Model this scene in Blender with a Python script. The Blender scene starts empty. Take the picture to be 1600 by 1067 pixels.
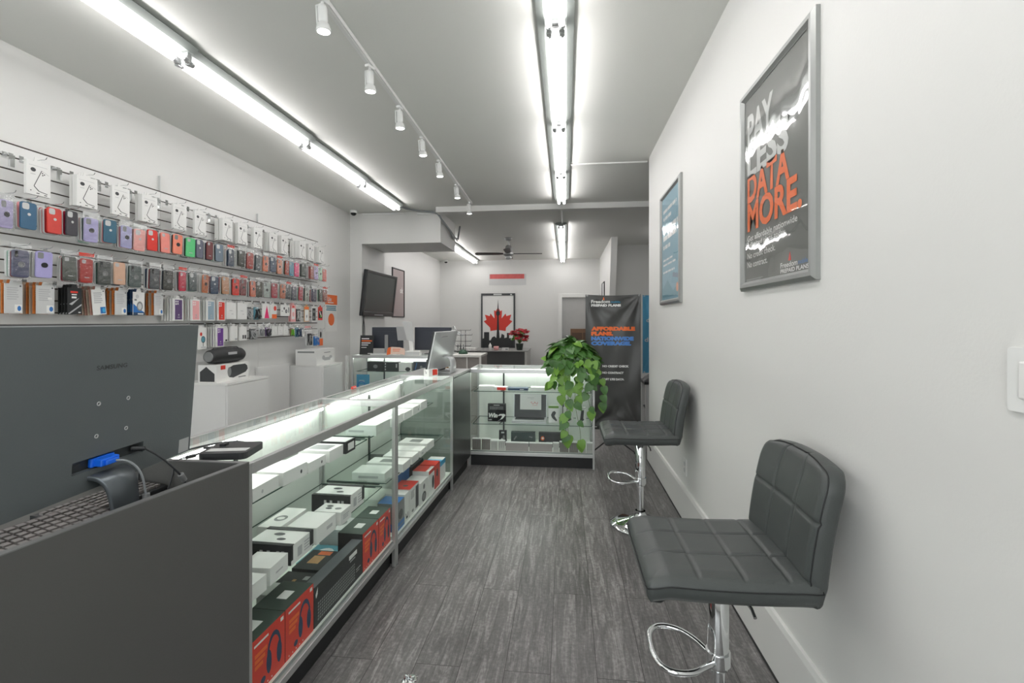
import bpy, math, random
from mathutils import Matrix, Vector
R = math.radians
sc = bpy.context.scene
COL = sc.collection
random.seed(7)

# ------------------------------------------------------------------ camera, world, exposure, big lights
cam = bpy.data.cameras.new('camera'); camo = bpy.data.objects.new('camera', cam); COL.objects.link(camo)
camo.location = (0, 0, 1.39); camo.rotation_euler = (R(90), 0, R(6.476))
cam.sensor_width = 36; cam.lens = 16.65; cam.shift_y = -0.0197; cam.clip_start = .05
sc.camera = camo
world = bpy.data.worlds.new('world'); sc.world = world; world.use_nodes = True
world.node_tree.nodes['Background'].inputs[0].default_value = (.8, .85, .9, 1)
world.node_tree.nodes['Background'].inputs[1].default_value = .8
sc.view_settings.view_transform = 'Standard'; sc.view_settings.look = 'None'
sc.view_settings.gamma = 1; sc.view_settings.use_curve_mapping = False
sc.view_settings.exposure = 1.29
sc.cycles.transparent_max_bounces = 40
sc.cycles.max_bounces = 10
TUBE = 9.0       # strength of the ceiling tubes
CASELED = 8.0    # strength of the strip lights in the display cases
DAY = 22         # daylight behind the shop window (W)
dl = bpy.data.lights.new('daylight', 'AREA'); dl.shape = 'RECTANGLE'; dl.size = 3.2; dl.size_y = 2.3
dl.energy = DAY; dl.color = (1, .98, .97)
dlo = bpy.data.objects.new('daylight', dl); COL.objects.link(dlo)
dlo.location = (-1.2, -1.95, 1.5); dlo.rotation_euler = (R(90), 0, 0)

# ------------------------------------------------------------------ materials
def lin(c):
    c = c / 255
    return c / 12.92 if c <= .04045 else ((c + .055) / 1.055) ** 2.4
def L3(c): return (lin(c[0]), lin(c[1]), lin(c[2]), 1)
def newmat(name):
    m = bpy.data.materials.new(name); m.use_nodes = True
    nt = m.node_tree; b = nt.nodes['Principled BSDF']
    return m, nt, b
def mat(name, c, rough=.5, metal=0, var=.05, scale=6, bump=0, bscale=60, spec=.5, coat=0):
    m, nt, b = newmat(name)
    N, K = nt.nodes, nt.links
    tc = N.new('ShaderNodeTexCoord'); nz = N.new('ShaderNodeTexNoise'); nz.inputs['Scale'].default_value = scale
    nz.inputs['Detail'].default_value = 3
    K.new(tc.outputs['Object'], nz.inputs['Vector'])
    mx = N.new('ShaderNodeMix'); mx.data_type = 'RGBA'
    a = L3(c)
    mx.inputs[6].default_value = tuple(x * (1 - var) for x in a[:3]) + (1,)
    mx.inputs[7].default_value = tuple(min(1, x * (1 + var)) for x in a[:3]) + (1,)
    K.new(nz.outputs['Fac'], mx.inputs[0]); K.new(mx.outputs[2], b.inputs['Base Color'])
    b.inputs['Roughness'].default_value = rough; b.inputs['Metallic'].default_value = metal
    b.inputs['Specular IOR Level'].default_value = spec
    if coat: b.inputs['Coat Weight'].default_value = coat
    if bump:
        n2 = N.new('ShaderNodeTexNoise'); n2.inputs['Scale'].default_value = bscale; n2.inputs['Detail'].default_value = 4
        K.new(tc.outputs['Object'], n2.inputs['Vector'])
        bp = N.new('ShaderNodeBump'); bp.inputs['Strength'].default_value = bump; bp.inputs['Distance'].default_value = .01
        K.new(n2.outputs['Fac'], bp.inputs['Height']); K.new(bp.outputs[0], b.inputs['Normal'])
    return m
def emat(name, c, s):
    m = bpy.data.materials.new(name); m.use_nodes = True; nt = m.node_tree
    nt.nodes.clear(); e = nt.nodes.new('ShaderNodeEmission'); o = nt.nodes.new('ShaderNodeOutputMaterial')
    e.inputs[0].default_value = L3(c); e.inputs[1].default_value = s; nt.links.new(e.outputs[0], o.inputs[0])
    return m
def glass(name, tint, gloss=.75, base=.03, rough=.02, pw=4, bump=0, bscale=12):
    m = bpy.data.materials.new(name); m.use_nodes = True; nt = m.node_tree; N, K = nt.nodes, nt.links
    N.clear(); o = N.new('ShaderNodeOutputMaterial'); mx = N.new('ShaderNodeMixShader')
    t = N.new('ShaderNodeBsdfTransparent'); t.inputs[0].default_value = tint + (1,)
    g = N.new('ShaderNodeBsdfAnisotropic'); g.inputs['Roughness'].default_value = rough
    g.inputs[0].default_value = (1, 1, 1, 1)
    lw = N.new('ShaderNodeLayerWeight'); lw.inputs[0].default_value = .5
    p = N.new('ShaderNodeMath'); p.operation = 'POWER'; p.inputs[1].default_value = pw
    q = N.new('ShaderNodeMath'); q.operation = 'MULTIPLY_ADD'; q.inputs[1].default_value = gloss; q.inputs[2].default_value = base
    K.new(lw.outputs['Facing'], p.inputs[0]); K.new(p.outputs[0], q.inputs[0]); K.new(q.outputs[0], mx.inputs[0])
    K.new(t.outputs[0], mx.inputs[1]); K.new(g.outputs[0], mx.inputs[2]); K.new(mx.outputs[0], o.inputs[0])
    if bump:
        tc = N.new('ShaderNodeTexCoord'); n2 = N.new('ShaderNodeTexNoise'); n2.inputs['Scale'].default_value = bscale
        K.new(tc.outputs['Object'], n2.inputs['Vector'])
        bp = N.new('ShaderNodeBump'); bp.inputs['Strength'].default_value = bump; bp.inputs['Distance'].default_value = .02
        K.new(n2.outputs['Fac'], bp.inputs['Height']); K.new(bp.outputs[0], g.inputs['Normal'])
    return m

wallm = mat('white_wall_paint', (219, 219, 216), .55, var=.015, scale=1.5, bump=.04, bscale=120)
housem = mat('grey_galvanised_housing', (136, 142, 138), .45)
ceilm = mat('ceiling_paint', (221, 222, 217), .8, var=.02, scale=1.2, bump=.05, bscale=70)
greym = mat('grey_wall_paint', (206, 206, 203), .7, var=.03, scale=1.5)
trimm = mat('white_trim_paint', (224, 224, 221), .35, var=.015)
white = mat('white_enamel', (226, 227, 225), .35, var=.02)
card = mat('white_card', (226, 226, 223), .45, var=.02, scale=20)
cardg = mat('pale_grey_card', (198, 199, 198), .5, var=.03, scale=20)
inkd = mat('dark_grey_ink', (58, 60, 62), .5)
inkm = mat('mid_grey_ink', (128, 130, 130), .5)
inkl = mat('pale_grey_ink', (176, 177, 178), .5)
blk = mat('black_plastic', (36, 38, 40), .4, var=.1, scale=12)
blkm = mat('matte_black_card', (40, 42, 43), .55, var=.1, scale=12)
gloss = mat('glossy_black', (20, 23, 24), .12)
alu = mat('brushed_aluminium', (196, 197, 196), .32, .75, var=.05, scale=30)
alud = mat('dull_aluminium', (150, 151, 150), .38, .6, var=.05)
silver = mat('silver_plastic', (186, 188, 188), .3, .35, var=.04)
chrome = mat('chrome', (225, 227, 228), .06, 1, var=.01)
red = mat('red_card', (214, 58, 42), .42, var=.06)
orange = mat('orange_ink', (235, 112, 52), .5, var=.03)
blue = mat('blue_card', (44, 110, 178), .42, var=.05)
cyan = mat('cyan_card', (64, 168, 214), .42)
teal = mat('teal_card', (84, 142, 158), .4, var=.08, scale=10)
green = mat('green_card', (120, 190, 60), .5)
purple = mat('purple_card', (92, 70, 112), .4, var=.1)
violet = mat('violet_card', (110, 62, 146), .4)
pinkm = mat('pink_card', (232, 168, 168), .4)
hotp = mat('hot_pink_card', (226, 34, 108), .4)
bgrey = mat('blue_grey_card', (146, 168, 182), .4, var=.08)
cyang = mat('navy_ink', (34, 62, 92), .5)
peach = mat('peach_card', (222, 150, 110), .5)
tan = mat('tan_card', (196, 148, 96), .55, var=.2, scale=60)
edgeg = mat('green_glass_edge', (58, 84, 76), .15)
panelm = mat('grey_melamine', (80, 80, 78), .42, var=.06, scale=3, bump=.05, bscale=200)
panel_e = mat('grey_melamine_edge', (112, 112, 112), .4, var=.05)
kick = mat('black_kick_board', (30, 31, 32), .5, var=.1)
deckm = mat('white_deck', (222, 226, 219), .4, var=.02)
backm = mat('white_back_board', (226, 231, 224), .4, var=.01)
std = mat('slotted_metal_standard', (60, 66, 64), .4, .5, var=.3, scale=80)
slotd = mat('dark_groove', (72, 62, 56), .7)
slatw = mat('white_slatwall_laminate', (221, 221, 219), .4, var=.015)
tubem = emat('lit_fluorescent_tube', (255, 251, 251), TUBE)
tubel = emat('lit_fluorescent_tube_dimmed', (255, 251, 251), TUBE * .72)  # same tubes, dimmed in the left row to keep the left wall greyer
ledm = emat('lit_strip_lamp', (251, 255, 250), CASELED)
bulbm = emat('lit_spot_bulb', (255, 253, 246), 12)
glassm = glass('clear_glass', (.978, .992, .985), .26, .025, .02, 5)
glassd = glass('case_front_glass', (.97, .99, .982), .3, .015, .02, 5)
bagm = glass('clear_plastic_bag', (.95, .96, .96), .5, .08, .12, 2, .6, 40)
posterglass = glass('glossy_poster_cover', (.95, .95, .95), .4, .035, .03, 3, .1, 5)
leather = mat('black_faux_leather', (66, 70, 69), .38, var=.06, scale=30, bump=.12, bscale=350)
stitch = mat('black_thread', (24, 26, 27), .6)
cable_b = mat('black_cable', (52, 54, 56), .45)
cable_g = mat('grey_cable', (138, 142, 144), .45)
mon = mat('dark_grey_monitor_shell', (88, 94, 95), .42, var=.04, scale=4, bump=.06, bscale=220)
mond = mat('darker_grey_recess', (54, 58, 59), .45)
leaf = mat('green_leaf', (62, 106, 42), .38, var=.5, scale=9)
leafy = mat('yellow_green_leaf', (106, 150, 54), .4, var=.3, scale=9)
stemm = mat('green_stem', (88, 112, 60), .5)
potm = mat('white_ceramic', (210, 210, 206), .3)
redleaf = mat('red_bract', (168, 36, 46), .5, var=.3, scale=20)
brown = mat('brown_wood', (118, 88, 64), .5, var=.2, scale=14)
vinyl = mat('dark_grey_vinyl', (70, 70, 69), .32, var=.06, scale=3)
bluev = mat('blue_printed_vinyl', (70, 142, 176), .45, var=.06)
laminate = mat('grey_wood_laminate', (124, 118, 114), .5, var=.15, scale=20)
lamw = mat('whitewash_wood_laminate', (184, 182, 178), .5, var=.08, scale=20)
deskm = mat('dark_desk_laminate', (74, 74, 74), .45, var=.06)
tvscr = mat('tv_screen', (58, 64, 62), .22, var=.03)

def tint_mat():   # takes the colour set on each object
    m, nt, b = newmat('coloured_case_plastic'); N, K = nt.nodes, nt.links
    oi = N.new('ShaderNodeObjectInfo'); tc = N.new('ShaderNodeTexCoord'); nz = N.new('ShaderNodeTexNoise')
    nz.inputs['Scale'].default_value = 30; K.new(tc.outputs['Object'], nz.inputs['Vector'])
    hs = N.new('ShaderNodeHueSaturation'); mr = N.new('ShaderNodeMapRange')
    mr.inputs[3].default_value = .9; mr.inputs[4].default_value = 1.1
    K.new(nz.outputs['Fac'], mr.inputs[0]); K.new(mr.outputs[0], hs.inputs['Value']); K.new(oi.outputs['Color'], hs.inputs['Color'])
    K.new(hs.outputs[0], b.inputs['Base Color']); b.inputs['Roughness'].default_value = .34
    return m
tintm = tint_mat()

def floor_mat():
    m, nt, b = newmat('grey_wood_plank_floor'); N, K = nt.nodes, nt.links
    tc = N.new('ShaderNodeTexCoord'); mp = N.new('ShaderNodeMapping'); mp.inputs['Rotation'].default_value[2] = R(90)
    mp.inputs['Location'].default_value = (.35, .06, 0)
    K.new(tc.outputs['Object'], mp.inputs[0])
    br = N.new('ShaderNodeTexBrick'); br.offset = .37; br.squash = 1
    br.inputs['Scale'].default_value = 1; br.inputs['Brick Width'].default_value = 1.52; br.inputs['Row Height'].default_value = .182
    br.inputs['Mortar Size'].default_value = .0015; br.inputs['Mortar Smooth'].default_value = .3
    br.inputs['Color1'].default_value = (.0, 0, 0, 1); br.inputs['Color2'].default_value = (1, 1, 1, 1); br.inputs['Mortar'].default_value = (.5, .5, .5, 1)
    K.new(mp.outputs[0], br.inputs['Vector'])
    m2 = N.new('ShaderNodeMapping'); m2.inputs['Scale'].default_value = (38, 3.2, 1); K.new(tc.outputs['Object'], m2.inputs[0])
    ad = N.new('ShaderNodeVectorMath'); ad.operation = 'MULTIPLY_ADD'
    K.new(br.outputs['Color'], ad.inputs[0]); ad.inputs[1].default_value = (9, 31, 5); K.new(m2.outputs[0], ad.inputs[2])
    g1 = N.new('ShaderNodeTexNoise'); g1.inputs['Scale'].default_value = 1; g1.inputs['Detail'].default_value = 8; g1.inputs['Roughness'].default_value = .72; g1.inputs['Distortion'].default_value = 1.2
    K.new(ad.outputs[0], g1.inputs['Vector'])
    g2 = N.new('ShaderNodeTexNoise'); g2.inputs['Scale'].default_value = 2.3; g2.inputs['Detail'].default_value = 5; K.new(tc.outputs['Object'], g2.inputs['Vector'])
    g3 = N.new('ShaderNodeTexNoise'); g3.inputs['Scale'].default_value = 55; g3.inputs['Detail'].default_value = 6; g3.inputs['Roughness'].default_value = .7; K.new(tc.outputs['Object'], g3.inputs['Vector'])
    cr = N.new('ShaderNodeValToRGB'); e = cr.color_ramp.elements
    e[0].position = .36; e[0].color = L3((74, 72, 71)); e[1].position = .70; e[1].color = L3((160, 158, 156))
    x = cr.color_ramp.elements.new(.5); x.color = L3((101, 99, 98))
    mm = N.new('ShaderNodeMath'); mm.operation = 'MULTIPLY_ADD'; mm.inputs[1].default_value = .34
    mm2 = N.new('ShaderNodeMath'); mm2.operation = 'MULTIPLY'; mm2.inputs[1].default_value = .66
    K.new(g1.outputs['Fac'], mm2.inputs[0]); K.new(g3.outputs['Fac'], mm.inputs[0]); K.new(mm2.outputs[0], mm.inputs[2]); K.new(mm.outputs[0], cr.inputs[0])
    mr = N.new('ShaderNodeMapRange'); mr.inputs[3].default_value = .66; mr.inputs[4].default_value = 1.36; K.new(g2.outputs['Fac'], mr.inputs[0])
    sp = N.new('ShaderNodeSeparateColor'); K.new(br.outputs['Color'], sp.inputs[0])
    mr2 = N.new('ShaderNodeMapRange'); mr2.inputs[3].default_value = .88; mr2.inputs[4].default_value = 1.12; K.new(sp.outputs[0], mr2.inputs[0])
    mu = N.new('ShaderNodeMath'); mu.operation = 'MULTIPLY'; K.new(mr.outputs[0], mu.inputs[0]); K.new(mr2.outputs[0], mu.inputs[1])
    hs = N.new('ShaderNodeHueSaturation'); K.new(cr.outputs[0], hs.inputs['Color']); K.new(mu.outputs[0], hs.inputs['Value'])
    mx = N.new('ShaderNodeMix'); mx.data_type = 'RGBA'; K.new(br.outputs['Fac'], mx.inputs[0]); K.new(hs.outputs[0], mx.inputs[6]); mx.inputs[7].default_value = L3((38, 35, 34))
    K.new(mx.outputs[2], b.inputs['Base Color'])
    r = N.new('ShaderNodeMapRange'); r.inputs[3].default_value = .24; r.inputs[4].default_value = .45; K.new(g3.outputs['Fac'], r.inputs[0]); K.new(r.outputs[0], b.inputs['Roughness'])
    bp = N.new('ShaderNodeBump'); bp.inputs['Strength'].default_value = .35; bp.inputs['Distance'].default_value = .003
    K.new(mm.outputs[0], bp.inputs['Height']); K.new(bp.outputs[0], b.inputs['Normal'])
    return m
floorm = floor_mat()

# ------------------------------------------------------------------ mesh helpers
class MB:
    def __init__(s): s.v = []; s.f = []; s.m = []; s.s = []
    def add(s, vs, fs, mi=0, sm=False, xf=None):
        o = len(s.v)
        s.v += [tuple(xf @ Vector(p)) for p in vs] if xf is not None else [tuple(p) for p in vs]
        for i, f in enumerate(fs):
            s.f.append([o + k for k in f]); s.m.append(mi[i] if isinstance(mi, (list, tuple)) else mi); s.s.append(sm)
        return s
    def box(s, x0, x1, y0, y1, z0, z1, mi=0, xf=None):   # face order: front(-y) right(+x) back left top bottom
        v = [(x0, y0, z0), (x1, y0, z0), (x1, y1, z0), (x0, y1, z0), (x0, y0, z1), (x1, y0, z1), (x1, y1, z1), (x0, y1, z1)]
        return s.add(v, [(0, 1, 5, 4), (1, 2, 6, 5), (2, 3, 7, 6), (3, 0, 4, 7), (4, 5, 6, 7), (3, 2, 1, 0)], mi, xf=xf)
    def cyl(s, p0, p1, r0, r1=None, n=16, mi=0, cap=True, sm=True):
        r1 = r0 if r1 is None else r1
        p0, p1 = Vector(p0), Vector(p1); d = (p1 - p0).normalized()
        a = d.orthogonal().normalized(); b = d.cross(a)
        v = []
        for p, r in ((p0, r0), (p1, r1)):
            for k in range(n):
                t = 2 * math.pi * k / n; v.append(p + (a * math.cos(t) + b * math.sin(t)) * r)
        s.add(v, [(k, (k + 1) % n, n + (k + 1) % n, n + k) for k in range(n)], mi, sm)
        if cap: s.add(v, [tuple(range(n))[::-1], tuple(range(n, 2 * n))], mi)
        return s
    def tube(s, pts, r, n=8, mi=0, closed=False):
        P = [Vector(p) for p in pts]; N = len(P); rings = []
        t0 = (P[1] - P[0]).normalized(); a = t0.orthogonal().normalized()
        for i in range(N):
            if closed: t = (P[(i + 1) % N] - P[i - 1]).normalized()
            else: t = (P[min(i + 1, N - 1)] - P[max(i - 1, 0)]).normalized()
            a = (a - t * a.dot(t)).normalized(); b = t.cross(a)
            rr = r[i] if isinstance(r, (list, tuple)) else r
            rings.append([P[i] + (a * math.cos(2 * math.pi * k / n) + b * math.sin(2 * math.pi * k / n)) * rr for k in range(n)])
        v = [p for g in rings for p in g]; fs = []
        for i in range(N if closed else N - 1):
            j = (i + 1) % N
            for k in range(n): fs.append((i * n + k, i * n + (k + 1) % n, j * n + (k + 1) % n, j * n + k))
        s.add(v, fs, mi, True)
        if not closed: s.add(v, [tuple(range(n))[::-1], tuple(range((N - 1) * n, N * n))], mi)
        return s
    def lathe(s, prof, n=24, mi=0, c=(0, 0, 0), xf=None):
        v = []
        for r, z in prof:
            for k in range(n):
                t = 2 * math.pi * k / n; v.append((c[0] + r * math.cos(t), c[1] + r * math.sin(t), c[2] + z))
        fs = []
        for i in range(len(prof) - 1):
            for k in range(n): fs.append((i * n + k, i * n + (k + 1) % n, (i + 1) * n + (k + 1) % n, (i + 1) * n + k))
        s.add(v, fs, mi, True, xf=xf); return s
    def prism(s, pts, y0, y1, mi=0, ax='y', xf=None, mf=None):  # pts are (x,z) outlines swept along y (or (x,y) along z, (y,z) along x)
        f = {'y': lambda p, t: (p[0], t, p[1]), 'z': lambda p, t: (p[0], p[1], t), 'x': lambda p, t: (t, p[0], p[1])}[ax]
        n = len(pts); v = [f(p, y0) for p in pts] + [f(p, y1) for p in pts]
        s.add(v, [(k, (k + 1) % n, n + (k + 1) % n, n + k) for k in range(n)], mi, xf=xf)
        s.add(v, [tuple(range(n))[::-1], tuple(range(n, 2 * n))], mi if mf is None else mf, xf=xf)
        return s
    def grid(s, fn, nu, nv, mi=0, sm=True):
        v = [fn(i / nu, j / nv) for j in range(nv + 1) for i in range(nu + 1)]; w = nu + 1
        s.add(v, [(j * w + i, j * w + i + 1, (j + 1) * w + i + 1, (j + 1) * w + i) for j in range(nv) for i in range(nu)], mi, sm); return s
    def build(s, name, mats, parent=None, loc=None, rot=None, bev=0, mw=None, seg=2):
        me = bpy.data.meshes.new(name); me.from_pydata(s.v, [], s.f); me.update()
        if not isinstance(mats, (list, tuple)): mats = [mats]
        for m in mats: me.materials.append(m)
        me.polygons.foreach_set('material_index', s.m); me.polygons.foreach_set('use_smooth', s.s)
        if 1:
            import bmesh
            b = bmesh.new(); b.from_mesh(me); bmesh.ops.recalc_face_normals(b, faces=b.faces); b.to_mesh(me); b.free()
        o = bpy.data.objects.new(name, me); COL.objects.link(o)
        if parent: o.parent = parent
        if loc: o.location = loc
        if rot: o.rotation_euler = rot
        if mw is not None: o.matrix_local = mw
        if bev:
            d = o.modifiers.new('bevel', 'BEVEL'); d.width = bev; d.segments = seg; d.limit_method = 'ANGLE'; d.angle_limit = R(40)
        return o
def rrect(w, h, r, n=4, cx=0, cy=0):
    out = []
    for qx, qy, a in ((1, -1, -90), (1, 1, 0), (-1, 1, 90), (-1, -1, 180)):
        for k in range(n + 1):
            t = R(a + 90 * k / n); out.append((cx + qx * (w / 2 - r) + r * math.cos(t), cy + qy * (h / 2 - r) + r * math.sin(t)))
    return out
def circ(r, n=20, cx=0, cy=0, ry=None): return [(cx + r * math.cos(2 * math.pi * k / n), cy + (ry or r) * math.sin(2 * math.pi * k / n)) for k in range(n)]
def tag(o, label, cat, group=None, kind=None):
    o['label'] = label; o['category'] = cat
    if group: o['group'] = group
    if kind: o['kind'] = kind
    return o
def thing(name, label, cat, loc=(0, 0, 0), rz=0, group=None):
    o = bpy.data.objects.new(name, None); COL.objects.link(o); o.empty_display_size = .05
    o.location = loc; o.rotation_euler = (0, 0, R(rz)); return tag(o, label, cat, group)
def struct(o): o['kind'] = 'structure'; return o
def copyobj(o, parent=None):
    c = o.copy(); COL.objects.link(c)
    if parent: c.parent = parent
    return c
def copytree(o, parent=None):
    c = copyobj(o, parent)
    for ch in list(o.children): copytree(ch, c)
    return c
def text(s, x, z, w, h, m, parent, name='lettering', y=0, bold=.0, face='F', shear=0, sp=1.0, curve=None):
    # text standing in the local x-z plane facing -y, fitted to a w x h box with lower left corner x, z
    cu = bpy.data.curves.new('txt', 'FONT'); cu.body = s; cu.size = 1; cu.offset = bold; cu.resolution_u = 3; cu.shear = shear; cu.space_character = sp
    o = bpy.data.objects.new('txt', cu); COL.objects.link(o)
    bpy.context.view_layer.update()
    me = bpy.data.meshes.new_from_object(o.evaluated_get(bpy.context.evaluated_depsgraph_get()))
    bpy.data.objects.remove(o); bpy.data.curves.remove(cu)
    xs = [v.co.x for v in me.vertices]; ys = [v.co.y for v in me.vertices]
    x0, x1, y0, y1 = min(xs), max(xs), min(ys), max(ys)
    for v in me.vertices:
        a, b = (v.co.x - x0) / (x1 - x0) * w + x, (v.co.y - y0) / (y1 - y0) * h + z
        v.co = (a, y, b)
    me.materials.clear(); me.materials.append(m); me.name = name
    t = bpy.data.objects.new(name, me); COL.objects.link(t); t.parent = parent
    return t
FACES = {'F': lambda w, d, h, u, v, e: ((u - .5) * w, -d / 2 - e, v * h),
         'T': lambda w, d, h, u, v, e: ((u - .5) * w, (v - .5) * d, h + e),
         'L': lambda w, d, h, u, v, e: (-w / 2 - e, (.5 - u) * d, v * h),
         'R': lambda w, d, h, u, v, e: (w / 2 + e, (u - .5) * d, v * h)}
def decals(mb, w, d, h, dec):
    # each decal: (face, shape, u0, v0, u1, v1, material index) printed on a box of size w d h
    for k, (fc, sh, u0, v0, u1, v1, mi) in enumerate(dec):
        fn = FACES[fc]; e = .0004 + .00005 * min(k, 12)
        if sh == 'r': pts = [(u0, v0), (u1, v0), (u1, v1), (u0, v1)]
        elif sh == 'c': pts = circ(abs(u1 - u0) / 2, 14, (u0 + u1) / 2, (v0 + v1) / 2, abs(v1 - v0) / 2)
        elif sh == 't': pts = [(u0, v0), (u1, v0), ((u0 + u1) / 2, v1)]
        else: pts = sh
        mb.add([fn(w, d, h, a, b, e) for a, b in pts], [tuple(range(len(pts)))], mi)
def headset(u0, v0, u1, v1, mi, fc='F'):   # outline of over-ear headphones as printed shapes
    W, H = u1 - u0, v1 - v0; out = []
    arc = [(u0 + W * (.5 + .5 * math.cos(t)), v0 + H * (.45 + .55 * math.sin(t))) for t in [math.pi * k / 10 for k in range(11)]]
    arc2 = [(u0 + W * (.5 + .38 * math.cos(t)), v0 + H * (.45 + .42 * math.sin(t))) for t in [math.pi * k / 10 for k in range(10, -1, -1)]]
    out.append((fc, arc + arc2, 0, 0, 0, 0, mi))
    out.append((fc, 'c', u0 - .05 * W, v0, u0 + .32 * W, v0 + .62 * H, mi)); out.append((fc, 'c', u1 - .32 * W, v0, u1 + .05 * W, v0 + .62 * H, mi))
    return out
def boxthing(name, label, cat, loc, size, rz, mats, dec=(), fm=0, group=None, bev=.0008):
    w, d, h = size; mb = MB(); mb.box(-w / 2, w / 2, -d / 2, d / 2, 0, h, fm); decals(mb, w, d, h, dec)
    o = mb.build(name, mats, loc=loc, rot=(0, 0, R(rz)))
    return tag(o, label, cat, group)
def lines(fc, u0, u1, v0, v1, n, mi, jit=.25, seed=1):   # rows of unreadable small print
    r = random.Random(seed); out = []
    for k in range(n):
        a = v1 - (v1 - v0) * (k + .8) / n; out.append((fc, 'r', u0, a, u1 - r.random() * jit * (u1 - u0), a + (v1 - v0) / n * .5, mi))
    return out

# ------------------------------------------------------------------ the room
CZ = 3.03
def sbox(name, m, *a, bev=0): return struct(MB().box(*a).build(name, m, bev=bev))
sbox('floor', floorm, -3.6, 3.4, -1.8, 12.8, -.06, 0)
sbox('ceiling', ceilm, -3.6, 3.4, -1.8, 12.8, CZ, CZ + .1)
sbox('wall_left', wallm, -3.42, -3.27, -1.8, 6.9, 0, CZ)
pil = MB(); pil.box(-3.42, -3.08, 6.9, 7.8, 0, CZ); struct(pil.build('wall_left_pillar', wallm))
sbox('wall_left_rear', wallm, -3.55, -3.4, 7.8, 12.75, 0, CZ)
sbox('trim_1', wallm, -3.08, -1.85, 6.88, 7.8, 2.562, CZ)          # boxed bulkhead under the ceiling
sbox('trim_2', wallm, -1.85, 3.3, 6.62, 6.78, 2.952, CZ)           # shallow ceiling beam
sbox('trim_3', trimm, .0, .83, 4.965, 4.99, CZ - .014, CZ)
wb = MB(); wb.box(-3.4, -.13, 12.6, 12.75, 0, CZ); wb.box(-.13, .8, 12.6, 12.75, 2.06, CZ); wb.box(.8, 3.3, 12.6, 12.75, 0, CZ)
struct(wb.build('wall_back', wallm))
sbox('wall_right', wallm, .83, .95, -1.8, 4.88, 0, CZ)
wr = MB(); wr.prism([(9.35, CZ), (12.6, CZ), (12.6, 0), (10.45, 0)], .88, 1.0, ax='x'); struct(wr.build('wall_right_rear', wallm))
sbox('wall_grey', greym, .98, 3.3, 10.4, 10.5, 0, CZ)
sbox('wall_far_right', wallm, 3.25, 3.4, 4.88, 12.75, 0, CZ)
sbox('wall_right_return', wallm, .95, 3.4, 4.74, 4.88, 0, CZ)
wf = MB(); wf.box(-3.4, -2.9, -1.8, -1.7, 0, CZ); wf.box(.5, .83, -1.8, -1.7, 0, CZ); wf.box(-2.9, .5, -1.8, -1.7, 0, .3); wf.box(-2.9, .5, -1.8, -1.7, 2.7, CZ)
struct(wf.build('wall_front', wallm))
win = MB()
for x in (-2.9, -1.8, -.65, .44): win.box(x, x + .06, -1.79, -1.71, .3, 2.7)
win.box(-2.9, .5, -1.79, -1.71, .3, .36); win.box(-2.9, .5, -1.79, -1.71, 2.64, 2.7)
wfo = struct(win.build('window_1', alud)); MB().box(-2.9, .5, -1.755, -1.745, .3, 2.7).build('pane', glassm, wfo)
# back door with frame
dr = struct(MB().box(-.1, .77, 12.64, 12.69, 0, 2.03).build('door_1', mat('grey_door_paint', (176, 176, 174), .5)))
df = MB(); df.box(-.2, -.1, 12.56, 12.6, 0, 2.12); df.box(.77, .87, 12.56, 12.6, 0, 2.12); df.box(-.1, .77, 12.56, 12.6, 2.02, 2.12); df.build('door_frame', trimm, dr, bev=.006)
dh = MB(); dh.cyl((.02, 12.66, 1.0), (.02, 12.6, 1.0), .012); dh.cyl((.02, 12.6, 1.0), (.14, 12.6, 1.0), .01); dh.build('door_handle', chrome, dr)
# raised panels on the back wall, as thin joints
pj = MB(); pj.box(-3.4, -2.3, 12.592, 12.6, .0, 2.3); pj.box(-1.2, -.3, 12.592, 12.6, 0, 2.35); struct(pj.build('trim_4', wallm))
bb = MB()
bb.prism([(.83, .0), (.812, 0), (.812, .215), (.818, .235), (.83, .238)], -1.7, 4.88); struct(bb.build('baseboard_right', trimm))
sbox('baseboard_left', trimm, -3.27, -3.255, -1.7, 6.9, 0, .1)
sbox('baseboard_back', trimm, -3.4, -.2, 12.58, 12.6, 0, .1)
gap = MB(); gap.box(.806, .812, -1.7, 4.88, 0, .006); struct(gap.build('trim_5', kick))

# switch, outlet
o = thing('light_switch', 'white double light switch plate on right wall', 'light switch', (.83, .945, 1.283), -90)
mb = MB(); mb.prism(rrect(.086, .118, .006), -.007, 0); mb.build('plate', white, o, bev=.002)
mb = MB(); mb.box(-.017, .017, -.012, -.006, -.034, .034); mb.build('rocker', card, o, bev=.003)
o = thing('wall_outlet', 'small white wall outlet low on right wall', 'outlet', (.83, 3.42, .375), -90)
mb = MB(); mb.prism(rrect(.075, .118, .006), -.006, 0); mb.build('plate', card, o, bev=.0015)
for s in (-.022, .022):
    mb = MB(); mb.prism(rrect(.034, .03, .012, cy=s), -.008, -.005); mb.build('socket', cardg, o)

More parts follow.
